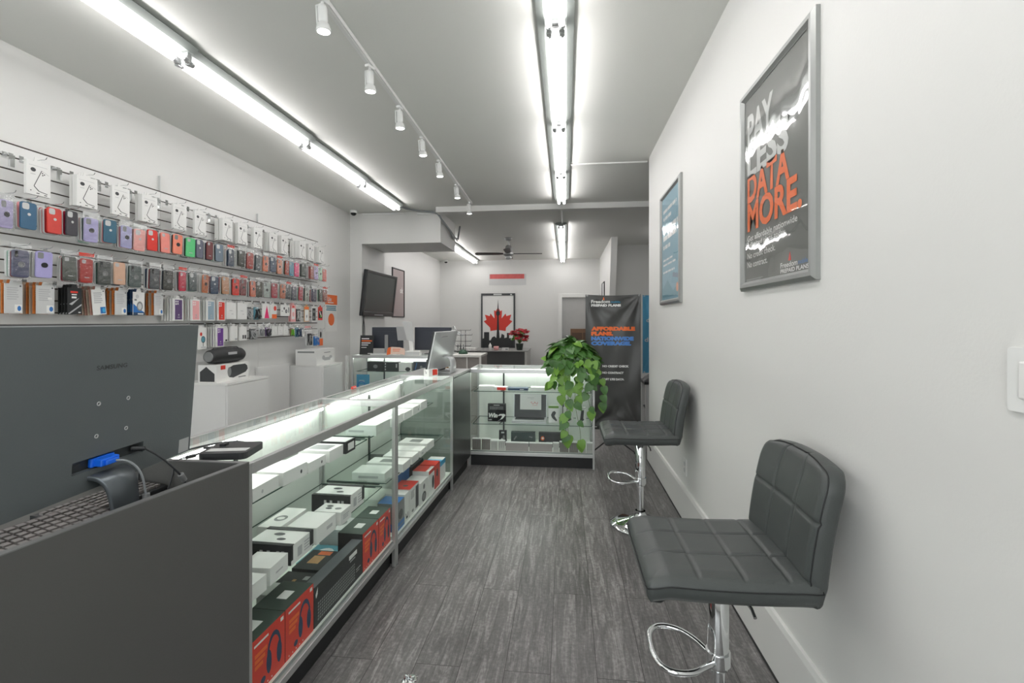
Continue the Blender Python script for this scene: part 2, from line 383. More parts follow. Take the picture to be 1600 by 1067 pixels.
# ------------------------------------------------------------------ ceiling lights
def tube_fixture(label, group, x, y0, y1, z=CZ):
    tm = tubel if x < -2 and y0 < 6 else tubem
    L = y1 - y0; t = thing('fluorescent_light', label, 'ceiling light', (x, (y0 + y1) / 2, z), 90, group)
    h = L / 2
    mb = MB(); mb.prism([(-.075, 0), (-.1, -.022), (-.06, -.045), (.06, -.045), (.1, -.022), (.075, 0)], -h, h)
    mb2 = MB(); mb2.v = [(p[1], p[0], p[2]) for p in mb.v]; mb2.f = mb.f; mb2.m = mb.m; mb2.s = mb.s
    mb2.build('housing', housem, t)
    for s in (-.034, .034):
        tb = MB(); tb.cyl((-h + .035, s, -.083), (h - .035, s, -.083), .0165, n=12); tb.build('tube', tm, t)
    for e in (-1, 1):
        k = MB()
        for s in (-.034, .034):
            k.box(e * (h - .016) - .012, e * (h - .016) + .012, s - .012, s + .012, -.1, -.04); k.cyl((e * (h - .05), s, -.083), (e * (h - .02), s, -.083), .0172, n=10)
        k.box(e * (h - .016) - .008, e * (h - .016) + .008, -.025, .025, -.06, -.044)
        k.build('lamp_holder', silver, t)
    return t
tube_fixture('added unseen twin tube strip light behind the viewer in the right-hand ceiling row', 'right row of ceiling tubes', -.055, -1.21, .04)  # out-of-view fixture added to brighten the lower right wall
tube_fixture('added unseen twin tube strip light behind the viewer in the left-hand ceiling row', 'left row of ceiling tubes', -2.23, -1.18, .08)  # its unseen partner, added for more light from the front
lt = [.04, 1.29, 2.54, 3.84, 5.11, 6.31]
nm = ['nearest', 'second', 'third', 'fourth', 'farthest']  # nearest fixture of each row is out of view, added for its light
for i in range(5): tube_fixture('twin tube strip light, %s in the main right-hand ceiling row' % nm[i], 'right row of ceiling tubes', -.055, lt[i], lt[i + 1])
lx = [.08, 1.34, 2.6, 3.97, 5.2, 6.4]
for i in range(5): tube_fixture('twin tube strip light, %s in the left-hand ceiling row' % nm[i], 'left row of ceiling tubes', -2.25 - .022 * i, lx[i], lx[i + 1])
tube_fixture('strip light on rear ceiling right of the fan, nearer one', 'rear right strip lights', -.08, 7.9, 9.6)
tube_fixture('strip light on rear ceiling right of the fan, farther one', 'rear right strip lights', -.08, 9.62, 12.45)
tube_fixture('strip light on rear ceiling beside the bulkhead, nearer one', 'rear left strip lights', -2.37, 8.4, 10.35)
tube_fixture('strip light on rear ceiling left of the fan, farther one', 'rear left strip lights', -2.39, 10.37, 12.45)
tube_fixture('added unseen twin tube strip light brightening the side area beyond the right wall corner', 'added side area strip light', 2.1, 8.2, 9.4)  # out-of-view fixture added to brighten the grey wall of the side area
# wiring run between the two right rows
o = MB().box(-.075, -.045, 6.31, 6.62, CZ - .02, CZ).box(-.075, -.045, 6.78, 7.9, CZ - .02, CZ).build('conduit', silver); tag(o, 'thin conduit on ceiling joining main and rear right strip lights', 'conduit')
mb = MB(); mb.tube([(-2.3, 6.42, CZ - .03), (-2.28, 6.6, CZ - .02), (-2.15, 6.75, CZ - .02), (-1.95, 6.8, CZ - .03), (-1.86, 6.82, CZ - .06), (-1.82, 6.9, CZ - .16), (-1.81, 7.2, CZ - .2), (-1.82, 7.5, CZ - .28), (-1.8, 7.8, CZ - .26), (-1.8, 7.95, CZ - .02)], .014)
mb.tube([(-2.3, 6.45, CZ - .02), (-2.2, 6.7, CZ - .02), (-1.9, 6.84, CZ - .04), (-1.83, 6.95, CZ - .13), (-1.82, 7.4, CZ - .2), (-1.8, 7.75, CZ - .3)], .009)
tag(mb.build('electrical_cable', cable_g), 'grey cable running over top corner of the ceiling bulkhead', 'cable')
mb = MB(); mb.box(-3.05, -2.42, 6.845, 6.88, CZ - .035, CZ - .015); mb.box(-2.2, -1.88, 6.845, 6.88, CZ - .05, CZ - .02)
tag(mb.build('conduit', white), 'white conduit along ceiling in front of the bulkhead', 'conduit')

# track light
trk = thing('track_rail', 'white ceiling track rail carrying the row of spotlights', 'track rail', (-1.245, 3.9, CZ), 90 + 1.1)
mb = MB(); mb.box(-2.6, 2.5, -.018, .018, -.03, -.005); mb.box(-2.6, 2.5, -.008, .008, -.033, -.03); mb.build('rail', white, trk)
mb = MB()
for x in (-2.4, 0, 2.4): mb.box(x - .02, x + .02, -.014, .014, -.006, 0)
mb.build('ceiling_clip', alud, trk)
hy = [(2.24, -1.208), (2.86, -1.225), (3.43, -1.236), (4.02, -1.247), (4.62, -1.259), (5.46, -1.275), (6.27, -1.29)]
nm7 = ['nearest', 'second', 'third', 'fourth', 'fifth', 'sixth', 'farthest']
sp0 = None
for i, (y, x) in enumerate(hy):
    if sp0 is None:
        t = sp0 = thing('spotlight', '', 'spotlight', (x, y, CZ - .033), 0, 'spotlights on the ceiling track')
        mb = MB(); mb.box(-.014, .014, -.03, .03, -.016, 0); mb.cyl((0, 0, -.016), (0, 0, -.035), .008); mb.build('track_adapter', white, t)
        mb = MB(); mb.box(-.034, -.024, -.012, .012, -.12, -.028); mb.box(-.034, .0, -.012, .012, -.036, -.026); mb.build('bracket', white, t, bev=.002)
        mb = MB(); mb.lathe([(0, -.03), (.02, -.032), (.023, -.045), (.023, -.105), (.0205, -.11), (.0205, -.118), (.03, -.124), (.036, -.15), (.036, -.16), (.031, -.16)], 20); mb.build('lamp_body', white, t)
        mb = MB(); mb.lathe([(0, -.154), (.031, -.156)], 20); mb.lathe([(.0312, -.15), (.031, -.156)], 20); mb.build('bulb', bulbm, t)
    else: t = copytree(sp0)
    t.location = (x, y, CZ - .033); t.rotation_euler = (R(3), R(random.uniform(-3, 3)), R(random.uniform(-20, 20)))
    t['label'] = 'white cylinder spotlight, %s one along the ceiling track' % nm7[i]
    sp = bpy.data.lights.new('spot', 'SPOT'); sp.energy = 9; sp.spot_size = R(70); sp.spot_blend = .6; sp.shadow_soft_size = .03; sp.color = (1, .98, .93)
    so = bpy.data.objects.new('spot_lamp_light', sp); COL.objects.link(so); so.parent = t; so.location = (0, 0, -.165)

# dome cameras
def dome(label, loc):
    t = thing('dome_camera', label, 'security camera', loc)
    mb = MB(); mb.lathe([(0, 0), (.05, 0), (.055, -.012), (.052, -.035), (.045, -.04)], 20); mb.build('housing', white, t)
    mb = MB(); mb.lathe([(.043, -.036), (.04, -.055), (.03, -.068), (.015, -.076), (0, -.078)], 20); mb.build('dome', gloss, t)
dome('white dome security camera in front left ceiling corner by bulkhead', (-3.12, 6.7, CZ))
dome('white dome security camera in rear left ceiling corner', (-3.2, 12.45, CZ))

# ceiling fan
t = thing('ceiling_fan', 'dark bladed ceiling fan with metal motor on rear ceiling', 'ceiling fan', (-1.12, 9.25, CZ), 4)
mb = MB(); mb.lathe([(0, 0), (.075, 0), (.07, -.03), (.04, -.055), (.013, -.06)], 20); mb.build('canopy', alud, t)
mb = MB(); mb.cyl((0, 0, -.05), (0, 0, -.16), .012); mb.build('downrod', alud, t)
mb = MB(); mb.lathe([(0, -.14), (.04, -.145), (.06, -.17), (.07, -.24), (.09, -.28), (.1, -.31), (.095, -.34), (.06, -.36), (0, -.365)], 24); mb.build('motor', alud, t)
mb = MB(); mb.lathe([(.05, -.36), (.07, -.38), (.05, -.42), (0, -.43)], 18); mb.build('light_bowl', silver, t)
for a in (0, 90, 180, 270):
    mb = MB(); pts = [(.1, -.03), (.2, -.05), (.62, -.065), (.66, -.04), (.66, .04), (.62, .065), (.2, .05), (.1, .03)]
    mb.prism(pts, -.006, .006, ax='z'); b = mb.build('blade', mat('dark_blade', (54, 52, 50), .4) if a == 0 else bpy.data.materials['dark_blade'], t)
    b.location = (0, 0, -.31); b.rotation_euler = (R(12), 0, R(a)); 
mb = MB(); mb.tube([(.05, -.06, -.38), (.05, -.06, -.55)], .002); mb.build('pull_chain', silver, t)

# ------------------------------------------------------------------ posters on the right wall
def frame_parts(t, w, h, cm, pm, fw=.034, d=.025):
    # frame in local x-z plane, facing -y, origin at bottom centre on the wall
    pr = [(0, 0), (0, -d * .6), (fw * .35, -d), (fw * .7, -d), (fw, -d * .5), (fw, 0)]
    mb = MB()
    def side(p0, p1, inw):
        p0, p1, inw = Vector(p0), Vector(p1), Vector(inw); dd = (p1 - p0).normalized()
        v = [p0 + inw * a + dd * a + Vector((0, b, 0)) for a, b in pr] + [p1 + inw * a - dd * a + Vector((0, b, 0)) for a, b in pr]
        n = len(pr); mb.add(v, [(k, (k + 1) % n, n + (k + 1) % n, n + k) for k in range(n)])
    side((-w / 2, 0, 0), (w / 2, 0, 0), (0, 0, 1)); side((-w / 2, 0, h), (w / 2, 0, h), (0, 0, -1))
    side((-w / 2, 0, 0), (-w / 2, 0, h), (1, 0, 0)); side((w / 2, 0, 0), (w / 2, 0, h), (-1, 0, 0))
    mb.build('frame', cm, t)
    MB().box(-w / 2 + .02, w / 2 - .02, -d * .35, -.001, .02, h - .02).build('print', pm, t)
sframe = mat('satin_silver_frame', (158, 160, 158), .35, .55)
pdark = mat('dark_grey_print', (100, 102, 98), .5, var=.03)
t = thing('framed_poster', 'large dark framed poster in silver snap frame with white and orange lettering', 'poster', (.83, 1.99, 1.528), -90)
frame_parts(t, .668, .902, sframe, pdark, .04)
wtxt = mat('white_ink', (228, 228, 226), .5); wtxt2 = mat('pale_ink', (196, 198, 196), .5)
def ptx(s, u0, z0, u1, z1, m, b=.0): text(s, (u0 - .5) * .664, z0 - 1.528, (u1 - u0) * .664, z1 - z0, m, t, y=-.0105, bold=b)
yb = .034
ptx('PAY', .10, 2.165, .50, 2.315, wtxt2, yb); ptx('LESS', .10, 2.03, .70, 2.17, wtxt2, yb)
ptx('DATA', .10, 1.92, .71, 2.045, orange, yb); ptx('MORE.', .10, 1.79, .85, 1.92, orange, yb)
for s, z, u in (('Get affordable nationwide', 1.753, .80), ('unlimited plans today.', 1.72, .67), ('No credit check.', 1.675, .53), ('No contract.', 1.635, .42)):
    ptx(s, .10, z - .005, u, z + .021, wtxt, .008)
ptx('Freedom', .60, 1.592, .80, 1.612, wtxt, .01); ptx('mobile', .81, 1.593, .91, 1.61, blue, .01); ptx('PREPAID PLANS', .60, 1.572, .92, 1.588, wtxt, .02)
mb = MB(); mb.box(.10 * .664, .26 * .664, -.0105, -.01, .03, .036); mb.build('tagline', teal, t)
mb = MB(); mb.prism([(.13, .087), (.15, .087), (.143, .118)], -.011, -.0095); mb.build('flame_mark', red, t)
mb = MB(); mb.box(-.28, -.1, -.0105, -.0098, .048, .05); mb.box(-.28, -.12, -.0105, -.0098, .042, .044); mb.build('small_print', inkl, t)
def cover(t, w, h, amp, seed):
    r = random.Random(seed); ks = [(r.uniform(2, 6), r.uniform(3, 9), r.uniform(0, 6)) for _ in range(5)]
    def fn(u, v):
        e = min(u, 1 - u, v, 1 - v) * 8; e = min(1, e)
        z = sum(math.sin(a * u + b * v + c) for a, b, c in ks) / 5
        return ((u - .5) * w, -.0145 + amp * z * e, .025 + v * h)
    MB().grid(fn, 60, 84).build('clear_cover', posterglass, t)
cover(t, .62, .852, .0032, 5)
pblue = mat('blue_green_print', (126, 168, 184), .5, var=.1, scale=2.5)
t = thing('framed_poster', 'smaller pale blue framed poster farther along the right wall', 'poster', (.83, 3.86, 1.527), -90)
frame_parts(t, .72, .93, sframe, pblue, .04)
mb = MB()
for k, (a, b, z, hh) in enumerate([(-.26, .22, .76, .035), (-.26, .05, .70, .035), (-.26, .26, .60, .05), (-.26, .22, .53, .05), (-.26, .0, .46, .04), (-.26, .1, .36, .02), (-.26, .2, .32, .02), (-.26, .15, .26, .02)]):
    x = a
    while x < b: L = .05 + .05 * ((k * 7 + int(x * 50)) % 3); mb.box(x, min(b, x + L), -.0105, -.0098, z, z + hh * .75); x += L + .02
mb.build('lettering', wtxt, t)
mb = MB(); mb.prism([(-.3, .12), (-.1, .2), (.1, .1), (.3, .16), (.3, .06), (-.3, .06)], -.0104, -.0099); mb.build('wave_print', teal, t)
mb = MB(); mb.prism(circ(.035, 18, .24, .12), -.011, -.0099); mb.build('round_mark', peach, t)
cover(t, .67, .88, .003, 8)

# ------------------------------------------------------------------ bar stools
def make_stool(label, loc):
    t = thing('bar_stool', label, 'bar stool', loc, 0, 'black bar stools along the right wall')
    mb = MB(); mb.lathe([(0, .002), (.2, .002), (.203, .008), (.2, .014), (.15, .028), (.08, .045), (.045, .065), (.034, .09), (.034, .1)], 40); mb.lathe([(0, .0), (.2, .002)], 40); mb.build('base', chrome, t)
    mb = MB(); mb.cyl((0, 0, .09), (0, 0, .30), .0225, n=24); mb.build('gas_lift', chrome, t)
    mb = MB(); mb.lathe([(.0225, .272), (.032, .272), (.033, .276), (.033, .595), (.03, .598)], 28); mb.build('column', chrome, t)
    mb = MB(); mb.box(-.09, .09, -.09, .09, .595, .61); mb.cyl((0, 0, .56), (0, 0, .6), .03); mb.build('seat_plate', blk, t)
    mb = MB(); mb.tube([(.01, -.03, .59), (.02, -.12, .588), (.03, -.2, .58), (.03, -.225, .57)], .005); mb.build('height_lever', chrome, t)
    pts = [(-.025, .03, .30), (-.06, .07, .315), (-.11, .11, .32), (-.17, .115, .322), (-.205, .08, .322), (-.215, 0, .322), (-.205, -.08, .322), (-.17, -.115, .322), (-.11, -.11, .32), (-.06, -.07, .315), (-.025, -.03, .30)]
    def smooth(P, it=2):
        for _ in range(it):
            Q = [P[0]]
            for a, b in zip(P, P[1:]): Q += [tuple(.75 * x + .25 * y for x, y in zip(a, b)), tuple(.25 * x + .75 * y for x, y in zip(a, b))]
            P = Q + [P[-1]]
        return P
    mb = MB(); mb.tube(smooth(pts), .0095, 10); mb.cyl((0, 0, .285), (0, 0, .325), .038, n=24); mb.build('footrest', chrome, t)
    # seat: quilted slab, front towards -x
    def stitchd(a, lines_):
        d = min(abs(a - l) for l in lines_); return math.exp(-(d / .0125) ** 2)
    def seat_top(u, v):
        x = -.25 + .45 * u; y = -.215 + .43 * v
        q = max(stitchd(u, (.3, .58, .84)), stitchd(v, (.33, .67)))
        edge = min(1, min(u, v, 1 - v) * 11) ** .5 if min(u, v, 1 - v) > 0 else 0
        z = .665 + .012 * edge - .0065 * q * edge + .012 * max(0, (.12 - u) / .12) * -1 + .02 * u * 0
        z += .012 * math.sin(math.pi * min(1, u * 1.1)) * -.5
        return (x, y, z)
    mb = MB(); mb.grid(seat_top, 96, 96)
    n = 96; m_ = 96
    def rim(i):
        if i < n: return (i / n, 0)
        i -= n
        if i < m_: return (1, i / m_)
        i -= m_
        if i < n: return (1 - i / n, 1)
        i -= n; return (0, 1 - i / m_)
    T = 2 * (n + m_); levels = [(0, 0), (.008, .008), (.012, .022), (.01, .048), (.0, .062), (-.03, .066)]
    V = []
    for dx, dz in levels:
        for i in range(T):
            u, v = rim(i); x, y, z = seat_top(u, v)
            cx_, cy_ = (u - .5) * 2, (v - .5) * 2; nx = max(-1, min(1, cx_)) if abs(cx_) > .999 else 0; ny = cy_ if abs(cy_) > .999 else 0
            L = math.hypot(nx, ny) or 1
            V.append((x + nx / L * dx, y + ny / L * dx, z - dz))
    F = [(k * T + i, k * T + (i + 1) % T, (k + 1) * T + (i + 1) % T, (k + 1) * T + i) for k in range(len(levels) - 1) for i in range(T)]
    mb.add(V, F, 0, True); mb.add(V[-T:], [tuple(range(T))], 0)
    seat = mb.build('seat', leather, t)
    mb = MB(); P = []
    for i in range(0, T, 2):
        u, v = rim(i); x, y, z = seat_top(u, v); cx_, cy_ = (u - .5) * 2, (v - .5) * 2
        nx = cx_ if abs(cx_) > .999 else 0; ny = cy_ if abs(cy_) > .999 else 0; L = math.hypot(nx, ny) or 1
        P.append((x + nx / L * .0125, y + ny / L * .0125, z - .02))
    mb.tube(P, .0022, 5, closed=True); mb.build('seam', stitch, seat)
    # backrest: curved slab rising from the rear of the seat, quilted 3 x 2 on the side facing the seat
    H = .375
    def cen(v):  # x, z of the slab's centre line
        z = .608 + H * v
        return .204 + .02 * v + .045 * v * v, z
    def thick(v): return .034 - .004 * max(0, v - .8) / .2 - .012 * max(0, .12 - v) / .12
    mb = MB(); NU, NV = 72, 72
    def halfw(v):
        k = max(0, (v - .80) / .20); return .213 - .06 * (1 - math.sqrt(max(0, 1 - k * k)))
    def bfront(u, v, s):
        x, z = cen(v); hw = halfw(v); y = (u - .5) * 2 * hw; e = min(u, 1 - u, (1 - v) * 1.2, v * 3 + .1); e = min(1, e * 22); e = math.sqrt(max(0, e))
        q = max(stitchd(u, (.33, .67)), stitchd(v, (.16, .60))) if s < 0 else 0
        return (x + .02 * (abs(u - .5) * 2) ** 2 * -1 * .5 + s * (thick(v) * (.72 + .28 * e) - .006 * q), y, z - .012 * max(0, v - .9) * 10 * (abs(u - .5) * 2) ** 3)
    mb.grid(lambda u, v: bfront(u, v, -1), NU, NV); mb.grid(lambda u, v: bfront(u, v, 1), NU, NV)
    W = NU + 1
    def bidx(u, v): return bfront(u, v, -1), bfront(u, v, 1)
    ed = [(i / NU, 0) for i in range(NU)] + [(1, j / NV) for j in range(NV)] + [(1 - i / NU, 1) for i in range(NU)] + [(0, 1 - j / NV) for j in range(NV)]
    V = []; 
    for k in range(5):
        for (u, v) in ed:
            a, b = bidx(u, v); a, b = Vector(a), Vector(b); p = a.lerp(b, k / 4)
            bul = .006 * math.sin(math.pi * k / 4)
            out = Vector((0, (1 if u == 1 else -1 if u == 0 else 0), (1 if v == 1 else -1 if v == 0 else 0))); 
            V.append(p + out * bul)
    T2 = len(ed); mb.add(V, [(k * T2 + i, k * T2 + (i + 1) % T2, (k + 1) * T2 + (i + 1) % T2, (k + 1) * T2 + i) for k in range(4) for i in range(T2)], 0, True)
    bk = mb.build('backrest', leather, t)
    mb = MB(); P = []
    for i in range(NV // 8, NV + 1, 2): P.append(Vector(bfront(0, i / NV, -.9)) + Vector((0, -.003, 0)))
    for i in range(2, NU, 2): P.append(Vector(bfront(i / NU, 1, -.9)) + Vector((0, 0, .003)))
    for i in range(NV, NV // 8, -2): P.append(Vector(bfront(1, i / NV, -.9)) + Vector((0, .003, 0)))
    mb.tube(P, .002, 5); mb.build('seam', stitch, bk)
    return t
make_stool('black quilted bar stool nearest the camera, below the large poster', (.49, 1.6, 0))
make_stool('black quilted bar stool farther back, near the black banner', (.505, 3.31, 0))

# ------------------------------------------------------------------ slat wall and everything hanging on it
ORD = ['first', 'second', 'third', 'fourth', 'fifth', 'sixth', 'seventh', 'eighth', 'ninth', 'tenth', 'eleventh', 'twelfth', 'thirteenth', 'fourteenth', 'fifteenth', 'sixteenth', 'seventeenth', 'eighteenth', 'nineteenth', 'twentieth',
       'twenty-first', 'twenty-second', 'twenty-third', 'twenty-fourth', 'twenty-fifth', 'twenty-sixth', 'twenty-seventh', 'twenty-eighth', 'twenty-ninth', 'thirtieth']
BACK = ['front', 'second', 'third', 'fourth', 'fifth', 'sixth', 'seventh', 'eighth']
SX = -3.245
def slat_mesh():
    mb = MB(); z = 2.435; mb.box(-.609, .609, -.004, .018, 2.431, 2.437, 1)
    mb.box(-.609, .609, .008, .02, 1.2, 2.43, 1)
    while z > 1.21:
        lo = max(z - .0762 + .0045, 1.2)
        mb.box(-.609, .609, 0, .012, lo, z - .0045, 0); z -= .0762
    mb.box(-.609, .609, 0, .02, .1, 1.2, 0)
    return mb
for i, y in enumerate((1.64, 2.86, 4.08, 5.30)):
    if i == 0: sw = slat_mesh().build('slatwall_panel', [slatw, slotd], rot=(0, 0, R(90)))
    else: sw = copyobj(sw)
    sw.location = (SX, y, 0)
    tag(sw, 'white slatwall panel on left wall, %s one from the front of the shop' % ORD[i], 'slatwall panel', 'slatwall panels')
for y, z0 in ((3.47, 2.56), (4.69, 2.53)):
    mb = MB(); mb.box(SX - .02, SX + .001, y - .002, y + .002, 2.43, z0)
    tag(mb.build('joint_strip', cardg), 'thin strip sticking up above the slatwall %s' % ('near the front' if y < 4 else 'farther back'), 'strip')

hook0 = None
def hook(y, z, L, label, group):
    global hook0
    if hook0 is None:
        mb = MB(); mb.box(-.012, .012, -.003, .004, -.012, .028); mb.tube([(0, 0, 0), (0, -.01, -.001), (0, -.19, -.001), (0, -.2, .004), (0, -.206, .014)], .0024, 6)
        hook0 = h = mb.build('wall_hook', chrome, rot=(0, 0, R(90)))
    else: h = copyobj(hook0)
    h.location = (SX, y, z); h.scale = (1, L / .2, 1)
    return tag(h, label, 'hook', group)

# phone cases --------------------------------------------------------
def case_mesh(behind=False):
    mb = MB(); o = rrect(.076, .154, .013, 4, 0, .077); i_ = rrect(.070, .148, .011, 4, 0, .077)
    n = len(o)
    v = [(x, .005, z) for x, z in o] + [(x, -.003, z) for x, z in o] + [(x, -.005, z) for x, z in i_]
    mb.add(v, [(k + j * n, (k + 1) % n + j * n, n + (k + 1) % n + j * n, n + k + j * n) for j in range(2) for k in range(n)] + [tuple(range(2 * n, 3 * n))], 0)
    mb.add([(x, .005, z) for x, z in o], [tuple(range(n))[::-1]], 1)
    return mb
protos = {}
def child_proto(key, mk):
    if key not in protos: protos[key] = mk()
    o = protos[key]
    return o
def get_part(key, name, mk, mats, parent):
    if key not in protos:
        o = mk().build(name, mats); protos[key] = o.data; o.parent = parent; return o
    o = bpy.data.objects.new(name, protos[key]); COL.objects.link(o); o.parent = parent; return o
def prismy(pts, y0=-.0062, y1=-.0045): return MB().prism(pts, y0, y1)
def mk_bag():
    mb = MB()
    def fn(u, v, s): return ((u - .5) * .096, s * (.009 * math.sin(math.pi * min(1, max(0, v * 1.02))) ** .5 + .0006), -.012 + .205 * v)
    mb.grid(lambda u, v: fn(u, v, -1), 4, 6); mb.grid(lambda u, v: fn(u, v, 1), 4, 6); return mb
def mk_header():
    return MB().box(-.046, .046, -.0025, -.0008, .168, .19)
casemeshes = None
def phone_case(loc, w, col, kind, bag, label, front=True, group=None, roll=0, yaw=0):
    global casemeshes, backmesh
    if casemeshes is None:
        o = case_mesh().build('shell', [tintm, cardg]); casemeshes = o.data; bpy.data.objects.remove(o)
        o = case_mesh().build('shell', [tintm, cardg]); backmesh = o.data; bpy.data.objects.remove(o)
        for p in backmesh.polygons:
            if abs(p.normal.y) < .9: p.material_index = 1
    nmk = 'phone_case'
    if not front:
        o = bpy.data.objects.new(nmk, backmesh); COL.objects.link(o)
    else:
        o = bpy.data.objects.new(nmk, None); COL.objects.link(o); o.empty_display_size = .02
        s = bpy.data.objects.new('shell', casemeshes); COL.objects.link(s); s.parent = o; s.color = L3(col)
        if kind == 'h':
            get_part('win', 'camera_opening', lambda: prismy(rrect(.032, .036, .009, 3, -.016, .13)), cardg, o)
            get_part('logo', 'logo_disc', lambda: prismy(circ(.008, 14, 0, .085)), cardg, o)
        elif kind == 'd':
            get_part('win2', 'camera_opening', lambda: prismy(rrect(.026, .036, .007, 3, -.018, .13)), inkm, o)
            get_part('dot', 'magnet_disc', lambda: prismy(circ(.015, 18, 0, .075), -.0075), blk, o)
        elif kind == 'r':
            def mk():
                mb = MB(); mb.tube([(.014 * math.cos(t), -.0075, .072 + .014 * math.sin(t)) for t in [k * math.pi / 9 for k in range(18)]], .0022, 6, closed=True); mb.prism(circ(.009, 14, 0, .072), -.007, -.0045); return mb
            get_part('ring', 'ring_holder', mk, alud, o)
            get_part('win3', 'camera_opening', lambda: prismy(rrect(.014, .036, .006, 3, -.022, .13)), gloss, o)
        else:
            get_part('win4', 'camera_opening', lambda: prismy(rrect(.024, .024, .006, 3, -.019, .134)), inkl, o)
            get_part('word', 'printed_mark', lambda: MB().box(-.014, .014, -.0056, -.0048, .03, .036), inkl, o)
    if bag:
        get_part('bag', 'clear_bag', mk_bag, bagm, o)
        get_part('hdr%d' % bag, 'header_card', mk_header, [white, red, cardg, white][bag], o)
    o.color = L3(col); o.location = loc; o.rotation_euler = (R(roll), 0, R(90 + yaw)); o.scale = (w / .078, 1, 1)
    return tag(o, label, 'phone case', group)
UP = [(2.28,0.070,'lilac',(168,160,196),'d',1), (2.39,0.101,'blue',(56,98,128),'h',0), (2.53,0.090,'red',(205,62,52),'h',0), (2.63,0.077,'black',(62,60,66),'h',0), (2.75,0.088,'lilac',(170,164,206),'d',1), (2.88,0.086,'blue',(58,100,120),'h',0), (3.00,0.092,'lilac',(168,166,206),'d',1), (3.10,0.099,'pink',(236,168,160),'h',1), (3.21,0.083,'red',(214,54,44),'h',0), (3.33,0.082,'pink',(232,140,128),'p',0), (3.44,0.100,'peach',(236,140,116),'d',0), (3.57,0.105,'green',(96,196,128),'p',0), (3.67,0.084,'slate',(92,96,112),'h',0), (3.78,0.074,'maroon',(112,62,62),'p',0), (3.90,0.087,'slate',(110,124,136),'h',0), (4.05,0.084,'navy',(48,66,84),'h',1), (4.19,0.080,'black',(66,70,62),'p',1), (4.31,0.103,'red',(166,70,60),'p',1), (4.43,0.079,'black',(62,74,80),'p',1), (4.55,0.094,'peach',(216,120,84),'d',1), (4.68,0.088,'navy',(58,76,98),'h',1), (4.79,0.105,'peach',(222,146,116),'d',1), (4.93,0.073,'brown',(168,74,56),'p',1), (5.02,0.088,'teal',(60,142,168),'p',1), (5.12,0.091,'hot-pink',(232,74,130),'p',1), (5.26,0.105,'charcoal',(76,86,78),'p',1), (5.45,0.088,'brown',(160,80,66),'p',1), (5.55,0.090,'lilac',(176,158,200),'d',1), (5.65,0.078,'mint',(168,206,178),'d',1), (5.75,0.081,'coral',(216,104,92),'p',1)]
LO = [(2.35,0.088,'indigo',(86,88,112),'r',1), (2.47,0.093,'lilac',(166,160,206),'d',0), (2.62,0.087,'black',(70,76,68),'p',1), (2.72,0.078,'red',(170,50,42),'p',1), (2.84,0.093,'black',(74,78,74),'r',1), (2.95,0.105,'beige',(204,166,142),'p',0), (3.07,0.096,'grey',(84,94,92),'r',1), (3.23,0.100,'charcoal',(78,82,84),'r',1), (3.35,0.095,'black',(68,68,62),'r',1), (3.49,0.070,'crimson',(196,44,72),'p',1), (3.60,0.082,'black',(66,78,78),'h',1), (3.73,0.070,'copper',(192,112,72),'d',1), (3.84,0.091,'navy',(60,76,98),'h',1), (3.98,0.089,'tan',(190,140,104),'p',1), (4.11,0.095,'red',(222,58,44),'d',1), (4.21,0.082,'maroon',(130,58,60),'d',1), (4.36,0.077,'coral',(212,120,94),'d',1), (4.45,0.090,'black',(76,74,62),'h',1), (4.57,0.105,'pale-grey',(170,178,172),'d',1), (4.70,0.100,'crimson',(168,58,70),'p',1), (4.85,0.094,'copper',(196,120,92),'d',1), (4.95,0.098,'charcoal',(66,72,74),'p',1), (5.07,0.102,'navy',(72,76,88),'p',1), (5.20,0.105,'crimson',(186,58,74),'p',1), (5.33,0.105,'pale-grey',(168,172,160),'d',1), (5.50,0.105,'indigo',(74,72,92),'p',1), (5.65,0.078,'charcoal',(82,86,74),'p',1), (5.76,0.097,'brown',(150,90,76),'p',1)]
BC = [('black', (44, 48, 50)), ('red', (176, 44, 46)), ('pink', (226, 156, 158)), ('white', (214, 214, 210)), ('navy', (44, 58, 80)), ('mint', (150, 190, 172)), ('crimson', (150, 34, 56)), ('grey', (120, 124, 124)), ('green', (52, 84, 72))]
rr = random.Random(11)
for row, tbl, zt in (('upper', UP, 2.075), ('lower', LO, 1.80)):
    g = '%s row of phone cases on slatwall' % row
    for i, (y, w, cn, col, kd, bag) in enumerate(tbl):
        w = min(w, .088); nb = 3 if row == 'upper' else 2
        z = zt - .155 - .015 * bag + rr.uniform(-.006, .006)
        if row == 'lower' and bag: z += .005
        phone_case((-3.068, y, z), w, col, kd, bag * (1 if i % 6 == 3 else 2 + i % 2), '%s phone case at the front of the %s hook from left, %s case row' % (cn, ORD[i], row), True, g, rr.uniform(-2, 3), rr.uniform(-5, 5))
        last = None
        for k in range(nb):
            bn, bcol = rr.choice([b for b in BC if b[0] != last]); last = bn
            phone_case((-3.068 - .024 - .0185 * k, y + rr.uniform(-.003, .003), z + rr.uniform(-.008, .004)), w, bcol, 'p', 0, '%s phone case, %s back on the %s hook from left, %s case row' % (bn, BACK[k + 1], ORD[i], row), False, g, rr.uniform(-2, 3), rr.uniform(-4, 4))
        hook(y, zt + .022, .235, 'chrome hook carrying the %s stack from left in the %s case row' % (ORD[i], row), 'chrome hooks of the %s case row' % row)

